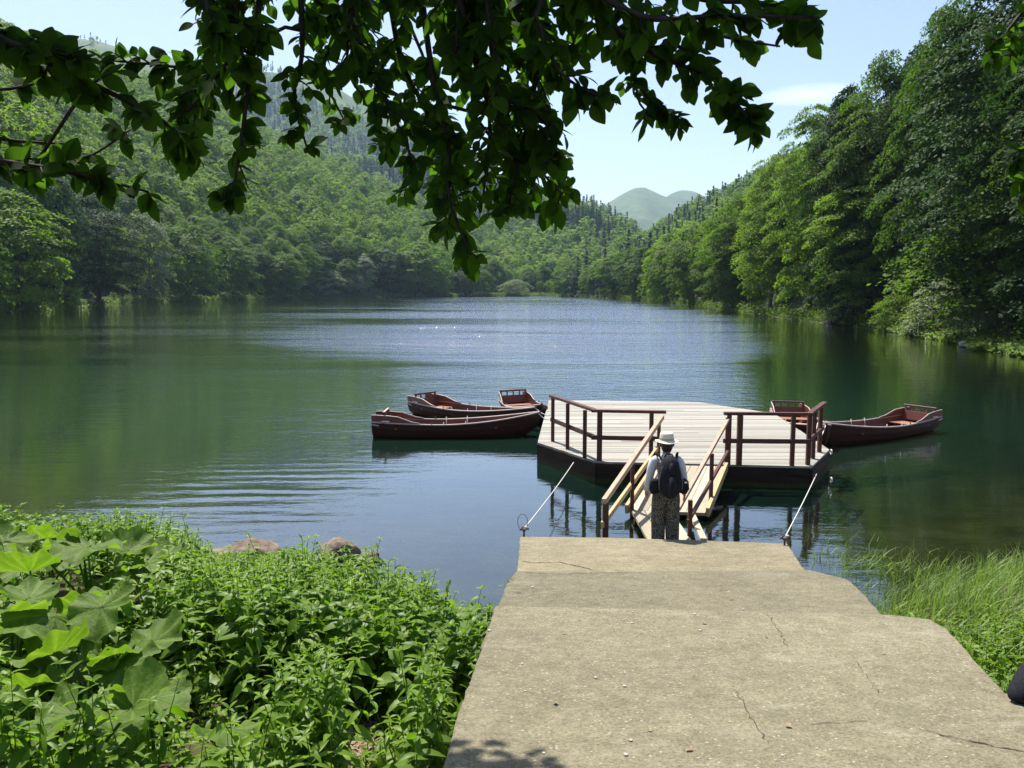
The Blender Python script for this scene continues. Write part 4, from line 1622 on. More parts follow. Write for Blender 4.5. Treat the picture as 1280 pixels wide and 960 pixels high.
# shirt
mb = MB()
mb.tube([(0, 0.0, 0.86), (0, 0, 0.94), (0, 0.0, 1.06), (0, 0.015, 1.20), (0, 0.02, 1.31), (0, 0.02, 1.37), (0, 0.025, 1.41)],
        [(0.120, 0.190), (0.122, 0.192), (0.118, 0.178), (0.125, 0.190), (0.115, 0.195), (0.090, 0.130), (0.065, 0.070)], 18)
for s_ in (-1, 1):
    mb.tube([(s_ * 0.13, 0.02, 1.345), (s_ * 0.19, 0.018, 1.315), (s_ * 0.225, 0.008, 1.20), (s_ * 0.252, 0.0, 1.07), (s_ * 0.275, 0.025, 0.96), (s_ * 0.288, 0.045, 0.87)],
            [0.065, 0.074, 0.066, 0.058, 0.050, 0.042], 14)
mb.tube([(0, 0.025, 1.385), (0, 0.03, 1.43)], [(0.068, 0.075), (0.062, 0.066)], 14)
mb.build('shirt', M['shirt'], person, smooth=True)
# trousers
mb = MB()
mb.tube([(0, 0, 0.78), (0, 0, 0.86), (0, 0, 0.95)], [(0.125, 0.195), (0.130, 0.196), (0.120, 0.182)], 18)
for s_ in (-1, 1):
    dy = 0.02 if s_ > 0 else 0.07
    mb.tube([(s_ * 0.085, 0, 0.86), (s_ * 0.095, 0.005, 0.74), (s_ * 0.10, dy * 0.7, 0.55), (s_ * 0.102, dy * 0.8, 0.45), (s_ * 0.104, dy * 0.3, 0.28), (s_ * 0.106, dy * 0.2 - 0.01, 0.10), (s_ * 0.106, dy * 0.2 - 0.01, 0.06)],
            [(0.112, 0.104), (0.116, 0.112), (0.110, 0.110), (0.108, 0.108), (0.104, 0.105), (0.100, 0.102), (0.098, 0.100)], 16)
mb.build('trousers', M['trousers'], person, smooth=True)
for s_ in (-1, 1):
    mb = MB()
    y0 = -0.06 if s_ > 0 else -0.01
    mb.tube([(s_ * 0.105, y0, 0.035), (s_ * 0.105, y0 + 0.03, 0.045), (s_ * 0.105, y0 + 0.14, 0.04), (s_ * 0.107, y0 + 0.24, 0.028), (s_ * 0.107, y0 + 0.27, 0.022)],
            [(0.03, 0.03), (0.043, 0.042), (0.046, 0.042), (0.040, 0.028), (0.018, 0.015)], 12)
    mb.build('shoe', M['shoe'], person, smooth=True)
mb = MB()
mb.tube([(0, 0.010, 1.455), (0, 0.018, 1.50), (0, 0.022, 1.58), (0, 0.03, 1.66)], [(0.058, 0.066), (0.080, 0.088), (0.096, 0.100), (0.080, 0.086)], 16)
mb.build('hair', M['hair'], person, smooth=True)
# face details
for s_ in (-1, 1):
    mb = MB()
    mb.tube([(s_ * 0.034, 0.128, 1.585), (s_ * 0.034, 0.140, 1.585)], [0.013, 0.006], 8)
    mb.build('eye', M['white'], person, smooth=True)
    mb = MB()
    mb.tube([(s_ * 0.092, 0.045, 1.525), (s_ * 0.104, 0.040, 1.555), (s_ * 0.098, 0.045, 1.59)], [0.010, 0.016, 0.012], 8)
    mb.build('ear', M['skin'], person, smooth=True)
mb = MB()
mb.tube([(-0.024, 0.132, 1.515), (0, 0.140, 1.513), (0.024, 0.132, 1.515)], [0.004, 0.007, 0.004], 8)
mb.build('mouth', M['red'], person, smooth=True)
# hat: brim and dented crown as one felted piece, band beside it
hat = MB()
seg = 28
prof = [(0.100, 1.615), (0.165, 1.598), (0.182, 1.604), (0.183, 1.611), (0.165, 1.607), (0.112, 1.626), (0.110, 1.66), (0.103, 1.715), (0.094, 1.738), (0.070, 1.742), (0.035, 1.733), (0.004, 1.728)]
vs, fs = [], []
for rr_, z in prof:
    for k in range(seg):
        a = 2 * PI * k / seg
        brim = 0.010 * math.cos(2 * a) if rr_ > 0.13 else 0
        vs.append((rr_ * 0.95 * math.cos(a), 0.045 + rr_ * 1.08 * math.sin(a), z + brim - 0.02 * (rr_ * math.sin(a))))
for i in range(len(prof) - 1):
    for k in range(seg):
        a, b = i * seg + k, i * seg + (k + 1) % seg
        fs.append((a, b, b + seg, a + seg))
fs.append(tuple(range((len(prof) - 1) * seg, len(prof) * seg)))
hat.add(vs, fs)
hato = hat.build('hat', M['hat'], person, smooth=True)
hb = MB()
vs, fs = [], []
for z, rr_ in ((1.630, 0.114), (1.660, 0.1125)):
    for k in range(seg):
        a = 2 * PI * k / seg
        vs.append((rr_ * 0.95 * math.cos(a), 0.045 + rr_ * 1.08 * math.sin(a), z - 0.02 * rr_ * math.sin(a)))
fs = [(k, (k + 1) % seg, seg + (k + 1) % seg, seg + k) for k in range(seg)]
hb.add(vs, fs)
hb.build('hat_band', M['hatband'], hato, smooth=True)

# backpack, worn: a thing of its own
pack = empty('backpack', (PX, PY - 0.10, PZ + 0.84))
pack.scale = (1.22, 1.0, 0.97)
tag(pack, 'black backpack worn by the person in the straw hat', 'backpack')
pkb = MB()
pkb.tube([(0, -0.115, -0.02), (0, -0.13, 0.03), (0, -0.14, 0.15), (0, -0.13, 0.30), (0, -0.11, 0.42), (0, -0.085, 0.48), (0, -0.07, 0.50)],
         [(0.085, 0.130), (0.120, 0.165), (0.130, 0.175), (0.122, 0.165), (0.100, 0.140), (0.070, 0.100), (0.025, 0.045)], 20)
pkb.build('pack_bag', M['pack'], pack, smooth=True)
pkt = MB()
pkt.tube([(0, -0.225, 0.02), (0, -0.25, 0.05), (0, -0.262, 0.13), (0, -0.245, 0.21), (0, -0.215, 0.245)], [(0.03, 0.10), (0.045, 0.125), (0.05, 0.13), (0.045, 0.12), (0.02, 0.08)], 18)
pkt.build('front_pocket', M['pack'], pack, smooth=True)
pt2 = MB()
pt2.tube([(0, -0.205, 0.29), (0, -0.225, 0.32), (0, -0.215, 0.38), (0, -0.18, 0.42)], [(0.03, 0.08), (0.04, 0.10), (0.04, 0.095), (0.02, 0.06)], 16)
pt2.build('upper_pocket', M['pack'], pack, smooth=True)
for s_ in (-1, 1):
    mb = MB()
    mb.tube([(s_ * 0.15, -0.10, -0.01), (s_ * 0.165, -0.11, 0.05), (s_ * 0.16, -0.11, 0.15), (s_ * 0.145, -0.10, 0.19)], [(0.05, 0.035), (0.06, 0.042), (0.055, 0.038), (0.03, 0.02)], 12)
    mb.build('side_pocket', M['pack'], pack, smooth=True)
    mb = MB()
    mb.tube([(s_ * 0.085, -0.04, 0.46), (s_ * 0.11, 0.06, 0.515), (s_ * 0.12, 0.17, 0.49), (s_ * 0.125, 0.25, 0.40), (s_ * 0.14, 0.25, 0.22), (s_ * 0.18, 0.14, 0.08), (s_ * 0.185, -0.02, 0.02)],
            [(0.010, 0.030)] * 7, 8)
    mb.build('shoulder_strap', M['pack'], pack, smooth=True)
    mb = MB()
    mb.tube([(s_ * 0.125, -0.215, 0.06), (s_ * 0.13, -0.225, 0.20), (s_ * 0.10, -0.20, 0.36), (s_ * 0.06, -0.14, 0.46)], 0.006, 6)
    mb.build('webbing', M['pack_grey'], pack, smooth=True)
mb = MB()
mb.tube([(-0.05, -0.06, 0.485), (-0.03, -0.055, 0.53), (0.03, -0.055, 0.53), (0.05, -0.06, 0.485)], 0.010, 6)
mb.build('grab_loop', M['pack'], pack, smooth=True)
for y_, z_, w_ in ((-0.312, 0.145, 0.10), (-0.262, 0.345, 0.07), (-0.272, 0.275, 0.13)):
    mb = MB()
    mb.tube([(-w_ / 2, y_ + 0.012, z_), (0, y_, z_ - 0.006), (w_ / 2, y_ + 0.012, z_)], 0.004, 6)
    mb.build('zip', M['pack_grey'], pack, smooth=True)
mb = MB()
mb.box((0.165, -0.215, 0.165), (0.030, 0.02, 0.022))
mb.build('buckle', M['white'], pack, bevel=0.003)

# unidentified black shape, modelled as a bag, at the right edge of the concrete
bp = on_path(1257, 874)
bag = empty('bag', (bp.x + 0.19, bp.y - 0.02, zpath(bp.y)))
tag(bag, 'unidentified black shape modelled as a bag, poking into the picture at the right edge of the concrete', 'bag')
mb = MB()
mb.tube([(-0.20, -0.03, 0.035), (-0.17, -0.03, 0.045), (-0.10, -0.02, 0.085), (0.0, 0, 0.135), (0.15, 0.02, 0.165), (0.32, 0.03, 0.165), (0.44, 0.03, 0.13), (0.48, 0.03, 0.12)],
        [(0.012, 0.02), (0.040, 0.06), (0.075, 0.10), (0.12, 0.135), (0.150, 0.15), (0.150, 0.15), (0.10, 0.11), (0.03, 0.04)], 20)
mb.build('bag_body', M['pack'], bag, smooth=True)
mb = MB()
mb.tube([(0.02, 0.0, 0.24), (0.08, 0.0, 0.36), (0.22, 0, 0.38), (0.30, 0, 0.29)], [(0.008, 0.02)] * 4, 8)
mb.build('carry_strap', M['pack'], bag, smooth=True)


# ------------------------------------------------------------------ rocks
def rock(name, c, size, seed, mat, label):
    r = np.random.default_rng(seed)
    bm = bmesh.new()
    bmesh.ops.create_icosphere(bm, subdivisions=4, radius=1)
    ph = r.uniform(0, 10, 3)
    for v in bm.verts:
        p = v.co
        k = 1 + 0.16 * math.sin(2.1 * p.x + ph[0] + 1.7 * p.y) + 0.12 * math.sin(3.3 * p.y + ph[1] + 2 * p.z) + 0.08 * math.sin(6.1 * p.z + ph[2] + 4 * p.x) + 0.03 * math.sin(13 * p.x + 11 * p.y)
        v.co = Vector((p.x * size[0] * k, p.y * size[1] * k, p.z * size[2] * k))
    me = bpy.data.meshes.new(name)
    bm.to_mesh(me)
    bm.free()
    for q in me.polygons:
        q.use_smooth = True
    me.materials.append(M[mat])
    o = link(name, me, None, c)
    o.rotation_euler = (0, 0, r.uniform(0, 3))
    return tag(o, label, 'rock')


p = at_z(303, 694, 0.02)
rk = rock('rock', (p.x, p.y - 0.05, 0.0), (0.52, 0.30, 0.24), 1, 'rock', 'flat pale brown rock at the water behind the nettles')
rk.rotation_euler = (0, 0, 0.1)
p = at_z(425, 692, 0.02)
rk = rock('rock', (p.x, p.y, 0.0), (0.30, 0.24, 0.24), 2, 'rock', 'dark brown rock beside the flat pale one at the water')
p = at_z(462, 700, 0.02)
rk = rock('rock', (p.x, p.y, 0.0), (0.16, 0.15, 0.12), 3, 'rock', 'smallest brown rock half hidden by nettles at the water')
p = at_z(1149, 415, 0.2)
rock('boulder', (p.x, p.y + 0.1, 0.3), (0.9, 0.7, 0.7), 4, 'rock_grey', 'pale boulder on the right shore under the low bright bush')
p = at_z(1191, 420, 0.2)
rock('boulder', (p.x, p.y + 0.1, 0.2), (1.3, 0.7, 0.5), 5, 'rock_grey', 'wide grey boulder on the stony part of the right shore')
p = at_z(1213, 434, 0.0)
rock('boulder', (p.x, p.y, 0.1), (1.0, 0.6, 0.30), 6, 'rock_grey', 'flat topped rock standing in the water before the grassy bank')
p = at_z(1046, 406, 0.0)
rock('boulder', (p.x, p.y + 1.6, 0.05), (1.1, 0.6, 0.35), 7, 'rock_grey', 'low rock in deep shade at the foot of the leaning tree')
p = at_z(1172, 420, 0.0)
rock('boulder', (p.x, p.y + 0.3, 0.1), (0.7, 0.5, 0.35), 8, 'rock_grey', 'small rock between the pale boulder and the wide grey one')


# ------------------------------------------------------------------ nettles and other herbs (one mass), tall single stalks, butterbur
def leaf_template(nst, width, fold, curl):
    """a pointed leaf along +x, folded along its midrib; returns verts (3*nst) and quads"""
    ts = np.linspace(0, 1, nst)
    w = width * np.sin(np.clip(ts, 0.02, 0.985) * PI) ** 0.7 * (1.15 - 0.5 * ts)
    z = -curl * ts ** 2
    V = np.concatenate([np.stack([ts, np.zeros(nst), z], 1), np.stack([ts, w, z + fold * w], 1), np.stack([ts, -w, z + fold * w], 1)])
    Fc = []
    for i in range(nst - 1):
        Fc.append((i, i + 1, nst + i + 1, nst + i))
        Fc.append((i, 2 * nst + i, 2 * nst + i + 1, i + 1))
    return V, np.array(Fc)


def place_leaves(tmpl, pos, dirs, ups, size):
    V, Fc = tmpl
    d = dirs / np.linalg.norm(dirs, axis=1, keepdims=True)
    s = np.cross(ups, d)
    s /= np.maximum(np.linalg.norm(s, axis=1, keepdims=True), 1e-6)
    u = np.cross(d, s)
    out = pos[:, None, :] + size[:, None, None] * (V[None, :, 0:1] * d[:, None] + V[None, :, 1:2] * s[:, None] + V[None, :, 2:3] * u[:, None])
    k, m = len(pos), len(V)
    return out.reshape(-1, 3), (Fc[None] + (np.arange(k) * m)[:, None, None]).reshape(-1, Fc.shape[1])


NET = leaf_template(5, 0.19, 0.35, 0.34)


BROAD = leaf_template(5, 0.33, 0.22, 0.22)


def herb_stems(P, Hs, seed, lsize=0.122, step=0.072, tmpl=NET):
    """opposite pairs of toothless nettle leaves up each stem, turned a quarter at every pair"""
    r = np.random.default_rng(seed)
    pos, dr, up, sz, tint = [], [], [], [], []
    sv, sf = [], []
    for (x, y, z), h in zip(P, Hs):
        lean = r.normal(0, 0.13, 2)
        n_ = max(3, int(h * 0.8 / step))
        tv = r.uniform(0, 1)
        a = r.uniform(0, PI)
        b = len(sv) * 1
        prev = None
        for i in range(n_ + 1):
            t = 0.2 + 0.8 * i / n_
            c = np.array([x + lean[0] * h * t * t, y + lean[1] * h * t * t, z + h * t])
            fall = 1.0 if t < 0.85 else 1 - 0.55 * (t - 0.85) / 0.15
            for s_ in ((0, PI) if i < n_ else (0, PI, PI / 2, -PI / 2)):
                aa = a + s_ + r.normal(0, 0.25)
                el = r.normal(-0.12 if t < 0.9 else 0.5, 0.32)
                pos.append(c)
                dr.append((math.cos(aa) * math.cos(el), math.sin(aa) * math.cos(el), math.sin(el)))
                up.append((0, 0, 1))
                sz.append(lsize * fall * r.uniform(0.7, 1.25))
                tint.append(np.clip(0.75 * tv + 0.35 * t * r.uniform(0.4, 1), 0, 1))
            a += PI / 2 + r.normal(0, 0.2)
        top = np.array([x + lean[0] * h, y + lean[1] * h, z + h])
        k = len(sv)
        w = 0.004
        for q, wq in ((np.array([x, y, z - 0.05]), w * 1.4), (np.array([x + lean[0] * h * 0.25, y + lean[1] * h * 0.25, z + h * 0.5]), w), (top, w * 0.5)):
            sv += [q + (-wq, 0, 0), q + (wq, 0, 0), q + (0, wq * 1.6, 0)]
        for lv in range(2):
            for e in range(3):
                sf.append((k + lv * 3 + e, k + lv * 3 + (e + 1) % 3, k + lv * 3 + 3 + (e + 1) % 3, k + lv * 3 + 3 + e))
    V, Fc = place_leaves(tmpl, np.array(pos), np.array(dr), np.array(up, float) + r.normal(0, 0.25, (len(pos), 3)), np.array(sz))
    T = np.repeat(np.array(tint), len(NET[0]))
    SV, SF = np.array(sv), np.array(sf)
    T = np.concatenate([T, np.full(len(SV), 0.4)])
    return np.concatenate([V, SV]), np.concatenate([Fc, SF + len(V)]), T


def left_edge(y):
    """x of the left edge of the concrete at distance y"""
    E = sorted([(on_path(a, b).y, on_path(a, b).x) for a, b in [(470, 1400), (505, 1120), (552, 960), (600, 815), (619, 757), (633, 722), (650, 662)]])
    return np.interp(y, [e[0] for e in E], [e[1] for e in E])


BUR = [(112, 712, 1.0), (40, 745, 0.9), (128, 795, 1.0), (180, 730, 0.75), (60, 690, 0.7), (15, 800, 0.9), (70, 850, 0.75), (190, 905, 0.55), (10, 700, 0.8), (285, 945, 0.5), (95, 930, 0.6)]
bur_pos = []
for a, b, s_ in BUR:
    z = 1.0
    for _ in range(6):
        q = at_z(a, b, z)
        z = 0.5 * z + 0.5 * (gz(q.x, q.y) + 0.55 * s_)
    bur_pos.append(q)

r = np.random.default_rng(31)
N = 3400
X = r.uniform(-9.5, 0.4, N * 3)
Y = r.uniform(2.2, 11.4, N * 3)
sd = lake_sd(X, Y)
bz = 1.2
for _ in range(8):
    bare = at_z(455, 925, bz)
    bz = 0.5 * bz + 0.5 * gz(bare.x, bare.y)
ok = (sd > 0.12) & (X < left_edge(Y) - 0.10) & (X > -0.72 * Y - 0.8)
dm = np.full(len(X), 9.0)
for q in bur_pos:
    dm = np.minimum(dm, np.hypot(X - q.x, Y - (q.y + 0.15)))
under = dm < 0.50
ok &= ~(under & (r.uniform(0, 1, len(X)) < 0.35))
ok &= np.hypot((X - bare.x) / 0.22, (Y - bare.y) / 0.5) > 1
bpx = 640 + X / Y * F
ok &= ~((np.abs(bpx - 455) < 42) & (Y < bare.y + 0.1))
clump = vnoise(X * 1.1, Y * 1.1, 41)
ok &= r.uniform(-0.95, 0.75, len(X)) < 1.25 * clump + 0.6 * vnoise(X * 3, Y * 3, 42)
X, Y, clump, sdk, under = X[ok], Y[ok], clump[ok], sd[ok], under[ok]
Z = height(X, Y)
nearslab = np.clip((left_edge(Y) - X) / 1.2, 0, 1)
Hh = (0.42 + 0.20 * nearslab + 0.42 * clump + r.uniform(-0.18, 0.22, len(X))) * np.clip(1.25 - 0.25 * np.clip((4.0 - Y) / 2, 0, 1), 0.7, 1.2)
shore_k = np.clip(0.6 + sdk / 2, 0.6, 1)
Hh = np.clip(Hh * shore_k, 0.16, 1.0)
# the plants thin out and stay low towards the water, as in the photo
hpx = 640 + X / (Y * cp + (CAMZ - Z) * sp) * F
lim = np.interp(hpx, [-200, 0, 180, 235, 270, 345, 390, 470, 500, 560, 610, 650], [630, 634, 642, 668, 692, 696, 688, 692, 702, 738, 744, 748]) + r.uniform(-5, 10, len(X))
lk = (480 - lim) / F
zl = CAMZ + (-sp + lk * cp) / (cp + lk * sp) * Y
room = zl - Z
Hh = np.where(room < 0.9, np.minimum(np.maximum(Hh, room * 0.8), room), Hh)
Hh = np.where(under, np.minimum(Hh, 0.30) * r.uniform(0.4, 1.0, len(X)), Hh)
ok = Hh > 0.10
X, Y, Z, Hh = X[ok], Y[ok], Z[ok], Hh[ok]
# seedlings on the open soil in between
sx, sy = r.uniform(-5.5, 0.2, 1500), r.uniform(2.3, 7.0, 1500)
ok = (sx < left_edge(sy) - 0.08) & (np.hypot((sx - bare.x) / 0.2, (sy - bare.y) / 0.45) > 1)
sx, sy = sx[ok], sy[ok]
X, Y, Z, Hh = np.concatenate([X, sx]), np.concatenate([Y, sy]), np.concatenate([Z, height(sx, sy)]), np.concatenate([Hh, r.uniform(0.08, 0.26, len(sx))])
print('herbs', len(X))
kind2 = vnoise(X * 0.8 + 31, Y * 0.8, 43) + r.normal(0, 0.25, len(X)) > 0.22
P3 = np.stack([X, Y, Z], 1)
V, Fc, T = herb_stems(P3[~kind2], Hh[~kind2], 32)
V2, F2, T2 = herb_stems(P3[kind2], Hh[kind2] * 0.82, 33, 0.15, 0.10, tmpl=BROAD)
Fc = np.concatenate([Fc, F2 + len(V)])
V, T = np.concatenate([V, V2]), np.concatenate([T, T2 * 0.55])
herbs = link('undergrowth', fast_mesh('undergrowth', V, Fc, M['herb'], {'tint': T}))
tag(herbs, kind='stuff')

# tall single stalks above the mass
for i, (a, b, h, lab) in enumerate([(484, 688, 0.95, 'tall nettle stalk rising above the others towards the water'), (245, 655, 1.0, 'tall nettle stalk left of the flat pale rock'),
                                    (332, 668, 0.85, 'single nettle stalk standing before the flat pale rock'), (628, 735, 0.35, 'small sprig of weed at the left edge of the concrete')]):
    q = at_z(a, b, 0.3 + h)
    if i == 3:
        q = at_z(a, b, 0.9)
        q = Vector((q.x - 0.02, q.y, 0))
    zz_ = gz(q.x, q.y)
    V, Fc, T = herb_stems(np.array([[0, 0, 0.0]]), np.array([h + 0.1 if i != 3 else max(0.3, at_z(a, b, 0.9).z - zz_)]), 60 + i, 0.10, 0.06)
    o = link('nettle_plant', fast_mesh('nettle_plant', V, Fc, M['herb'], {'tint': T}), None, (q.x, q.y, zz_))
    tag(o, lab, 'plant')


n = NT('butterbur leaf')
rb = n.n('Attribute', attribute_name='tint').outputs['Fac']
nz = n.noise(9, 5, 0.7)
c = n.ramp(nz, [(0.3, (0.065, 0.125, 0.016)), (0.7, (0.130, 0.205, 0.030))])
c = n.mixc(n.math('MULTIPLY', rb, 0.75), c, (0.20, 0.27, 0.07))
spots = n.math('MULTIPLY', n.math('SUBTRACT', n.noise(26, 3, 0.6), 0.66, clamp=True), 6.0, clamp=True)
c = n.mixc(spots, c, (0.10, 0.085, 0.03))
pb2 = n.pbr(c, 0.55, 0.18, n.bump(n.math('ADD', n.noise(38, 4, 0.6), n.math('MULTIPLY', rb, 0.6)), 0.6, 0.012))
trb = n.n('BsdfTranslucent')
n.l(n.mixc(1.0, c, (1.6, 1.8, 0.5), 'MULTIPLY'), trb.inputs['Color'])
mxb = n.n('MixShader')
mxb.inputs[0].default_value = 0.42
n.l(pb2, mxb.inputs[1])
n.l(trb.outputs[0], mxb.inputs[2])
M['butterbur'] = n.done(mxb.outputs[0])


def bur_leaf(seed, R):
    """big kidney shaped leaf with a notch at the stalk, ruffled edge and radiating ribs"""
    r = np.random.default_rng(seed)
    na_, nr_ = 60, 11
    ph = r.uniform(0, 6.28, 4)
    cup, bendx = r.uniform(-0.15, 0.42), r.uniform(-0.5, 0.1)
    vs, fs, rib = [], [], []
    for i in range(nr_):
        q = i / (nr_ - 1)
        for j in range(na_):
            a = -PI * 0.93 + 2 * PI * 0.93 * j / (na_ - 1)
            e = 0.80 + 0.14 * math.cos(a) + 0.035 * math.sin(3 * a + ph[0]) + 0.04 * math.sin(7 * a + ph[1]) + 0.02 * math.sin(17 * a + ph[2]) + 0.14 * math.exp(-((abs(a) - 2.3) / 0.5) ** 2)
            rad_ = R * q * e
            z = R * (cup * q ** 1.5 + bendx * q * q * math.cos(a - ph[3]) ** 2 + 0.15 * q * q * math.sin(2 * a + ph[2]) + 0.09 * q * q * math.sin(4 * a + ph[1]) + 0.08 * q ** 3 * math.sin(9 * a + ph[3]) - 0.03 * (math.cos(4.5 * a) ** 8) * q * (1 - q) * 4 + 0.008 * math.sin(23 * q + 11 * a))
            vs.append((rad_ * math.cos(a), rad_ * math.sin(a), z))
            rib.append(math.cos(4.5 * a) ** 22 if q < 0.96 else 0.4)
    for i in range(nr_ - 1):
        for j in range(na_ - 1):
            if i > 5 and r.random() < 0.012:
                continue
            fs.append((i * na_ + j, (i + 1) * na_ + j, (i + 1) * na_ + j + 1, i * na_ + j + 1))
    return vs, fs, rib


BL = ['biggest butterbur plant with broad overlapping leaves in the middle of the patch', 'butterbur plant with drooping lit leaves at the left edge', 'butterbur plant with the lowest dark crumpled leaves above the shade',
      'butterbur plant at the right end of the patch beside the nettles', 'butterbur plant half hidden in nettles behind the biggest one', 'bright butterbur plant cut off by the left edge',
      'small butterbur plant in the shade under the crumpled leaves', 'single grey green butterbur leaf low among the nettles', 'butterbur plant highest up at the left edge', 'lone crumpled butterbur leaf by the bare soil', 'low butterbur plant at the bottom left among small weeds']
for i, (q, (a, b, s_)) in enumerate(zip(bur_pos, BUR)):
    zg = gz(q.x, q.y)
    root = empty('butterbur_plant', (q.x, q.y, zg))
    tag(root, BL[i], 'plant')
    rr2 = random.Random(70 + i)
    nl = 1 if s_ < 0.56 else (5 if s_ < 0.95 else 8)
    for k in range(nl):
        R = (0.30 + 0.10 * rr2.random()) * (0.72 + 0.4 * s_) * (1.0 if k == 0 else rr2.uniform(0.6, 0.95))
        aa = rr2.uniform(0, 6.28) if k else -1.6
        off = 0.0 if k == 0 else 0.34 * rr2.uniform(0.8, 1.25)
        hd = 0.62 * s_ + 0.08 + (0.06 if k == 0 else rr2.uniform(-0.28, 0.06))
        vs, fs, rib = bur_leaf(90 + i * 10 + k, R * 0.82)
        rot = Euler((rr2.uniform(-0.35, 0.55), rr2.uniform(-0.5, 0.5), aa)).to_matrix()
        c = Vector((math.cos(aa) * off, math.sin(aa) * off, hd))
        mb = MB()
        mb.add([rot @ Vector(v_) + c for v_ in vs], fs)
        mb.t = rib
        mb.build('leaf', M['butterbur'], root, smooth=True, attr=True)
        mb = MB()
        mb.tube([(0, 0, -0.05), (c.x * 0.4, c.y * 0.4, hd * 0.55), (c.x, c.y, hd)], [0.014, 0.011, 0.008], 7)
        mb.build('stem', M['herb'], root, smooth=True)

# orange wilted flower heads in the nettles
for a, b, lab in ((557, 746, 'orange flower among nettles near the concrete, the upper one'), (535, 772, 'orange flower among nettles near the concrete, the lower one')):
    q = at_z(a, b, 0.85)
    zg = gz(q.x, q.y)
    root = empty('flower', (q.x, q.y, zg))
    tag(root, lab, 'flower')
    mb = MB()
    mb.tube([(0, 0, -0.02), (0.01, 0.01, (0.85 - zg) * 0.6), (0, 0, 0.85 - zg)], 0.004, 5)
    mb.build('stem', M['herb'], root)
    mb = MB()
    for k in range(7):
        t = 2 * PI * k / 7
        d = Vector((math.cos(t), math.sin(t), 0.5))
        sdv = Vector((-math.sin(t), math.cos(t), 0))
        c = Vector((0, 0, 0.85 - zg))
        mb.add([c, c + d * 0.02 + sdv * 0.012, c + d * 0.042, c + d * 0.02 - sdv * 0.012], [(0, 1, 2, 3)])
    mb.build('petals', M['orange'], root)

# dry litter on the bare soil
r = np.random.default_rng(77)
k = 1500
LX, LY = bare.x + r.normal(0, 0.22, k), bare.y + r.normal(0, 0.4, k)
LZ = height(LX, LY) + 0.012
V, Fc = diamonds(np.stack([LX, LY, LZ], 1), np.array([[0, 0, 1.0]]) + r.normal(0, 0.3, (k, 3)), r.uniform(0.02, 0.07, k), 0.3, seed=5)
dl = link('dry_leaves', fast_mesh('dry_leaves', V, Fc, M['drift']))
tag(dl, kind='stuff')


# ------------------------------------------------------------------ sedge at the right water edge, weeds nearer
def blades(P, L, seed, w=0.006):
    r = np.random.default_rng(seed)
    n_ = len(P)
    ns = 6
    a = r.uniform(0, 2 * PI, n_)
    d = np.stack([np.cos(a), np.sin(a)], 1) * 0.95 + np.array([0.22, -0.2])
    bend = r.uniform(0.08, 1.0, n_)
    w = w * r.choice([0.7, 1.0, 1.5], n_)
    V = np.empty((n_, ns, 2, 3))
    for i in range(ns):
        t = i / (ns - 1)
        c = np.stack([P[:, 0] + d[:, 0] * L * bend * t ** 2, P[:, 1] + d[:, 1] * L * bend * t ** 2, P[:, 2] - 0.05 + L * (t - 0.42 * bend * t ** 2.6)], 1)
        ww = w * (1 - 0.9 * t ** 1.5) * r.uniform(0.8, 1.2, n_)
        s = np.stack([-np.sin(a), np.cos(a), np.zeros(n_)], 1) * ww[:, None]
        V[:, i, 0], V[:, i, 1] = c - s, c + s
    base = (np.arange(n_) * ns * 2)[:, None, None]
    q = np.array([(2 * i, 2 * i + 1, 2 * i + 3, 2 * i + 2) for i in range(ns - 1)])
    T = np.repeat(np.clip(r.normal(0.5, 0.25, n_), 0, 1), ns * 2)
    return V.reshape(-1, 3), (q[None] + base).reshape(-1, 4), T


r = np.random.default_rng(51)
X = r.uniform(3.9, 11, 26000)
Y = r.uniform(6.2, 11.8, 26000)
sd = lake_sd(X, Y)
cl = vnoise(X * 1.6, Y * 1.6, 52)
cl2 = vnoise(X * 4, Y * 4, 53)
dens = np.where(sd > 0, 0.9, np.clip(0.55 + sd * 0.75, 0, 1)) * np.clip(0.75 + cl * 0.6 + cl2 * 0.5, 0, 1)


def right_edge(y):
    E = sorted([(on_path(a, b).y, on_path(a, b).x) for a, b in [(1013, 707), (1062, 718), (1082, 736), (1112, 768), (1163, 774), (1186, 787), (1226, 832), (1258, 866), (1450, 862), (1540, 985), (1800, 1400)]])
    return np.interp(y, [e[0] for e in E], [e[1] for e in E])


ok = (r.uniform(0, 1, len(X)) < dens) & (X > right_edge(Y) + 0.30 + 0.25 * np.clip((Y - 8) / 2, 0, 1)) & (Y > 6.9)
X, Y, sd = X[ok], Y[ok], sd[ok]
ex, ey = [], []
for a, b, k, q in [(1052, 705, 70, 0.16), (1075, 700, 90, 0.22), (1030, 700, 26, 0.12), (1022, 695, 10, 0.05), (1110, 712, 90, 0.3), (1130, 705, 120, 0.4), (1098, 742, 40, 0.14), (1150, 720, 200, 0.4), (1055, 722, 26, 0.10)]:
    c = at_z(a, b, 0.0)
    ex.append(c.x + r.normal(0, q, k))
    ey.append(c.y + r.normal(0, q * 1.2, k))
X, Y = np.concatenate([X] + ex), np.concatenate([Y] + ey)
sd = lake_sd(X, Y)
Z = np.maximum(height(X, Y), -0.15)
L = 0.85 * (0.42 + 0.22 * np.clip(sd + 0.4, 0, 1)) * r.uniform(0.6, 1.35, len(X))
V, Fc, T = blades(np.stack([X, Y, Z], 1), L, 54)
sedge = link('grass', fast_mesh('grass', V, Fc, M['sedge'], {'tint': T}))
tag(sedge, kind='stuff')
print('blades', len(X))

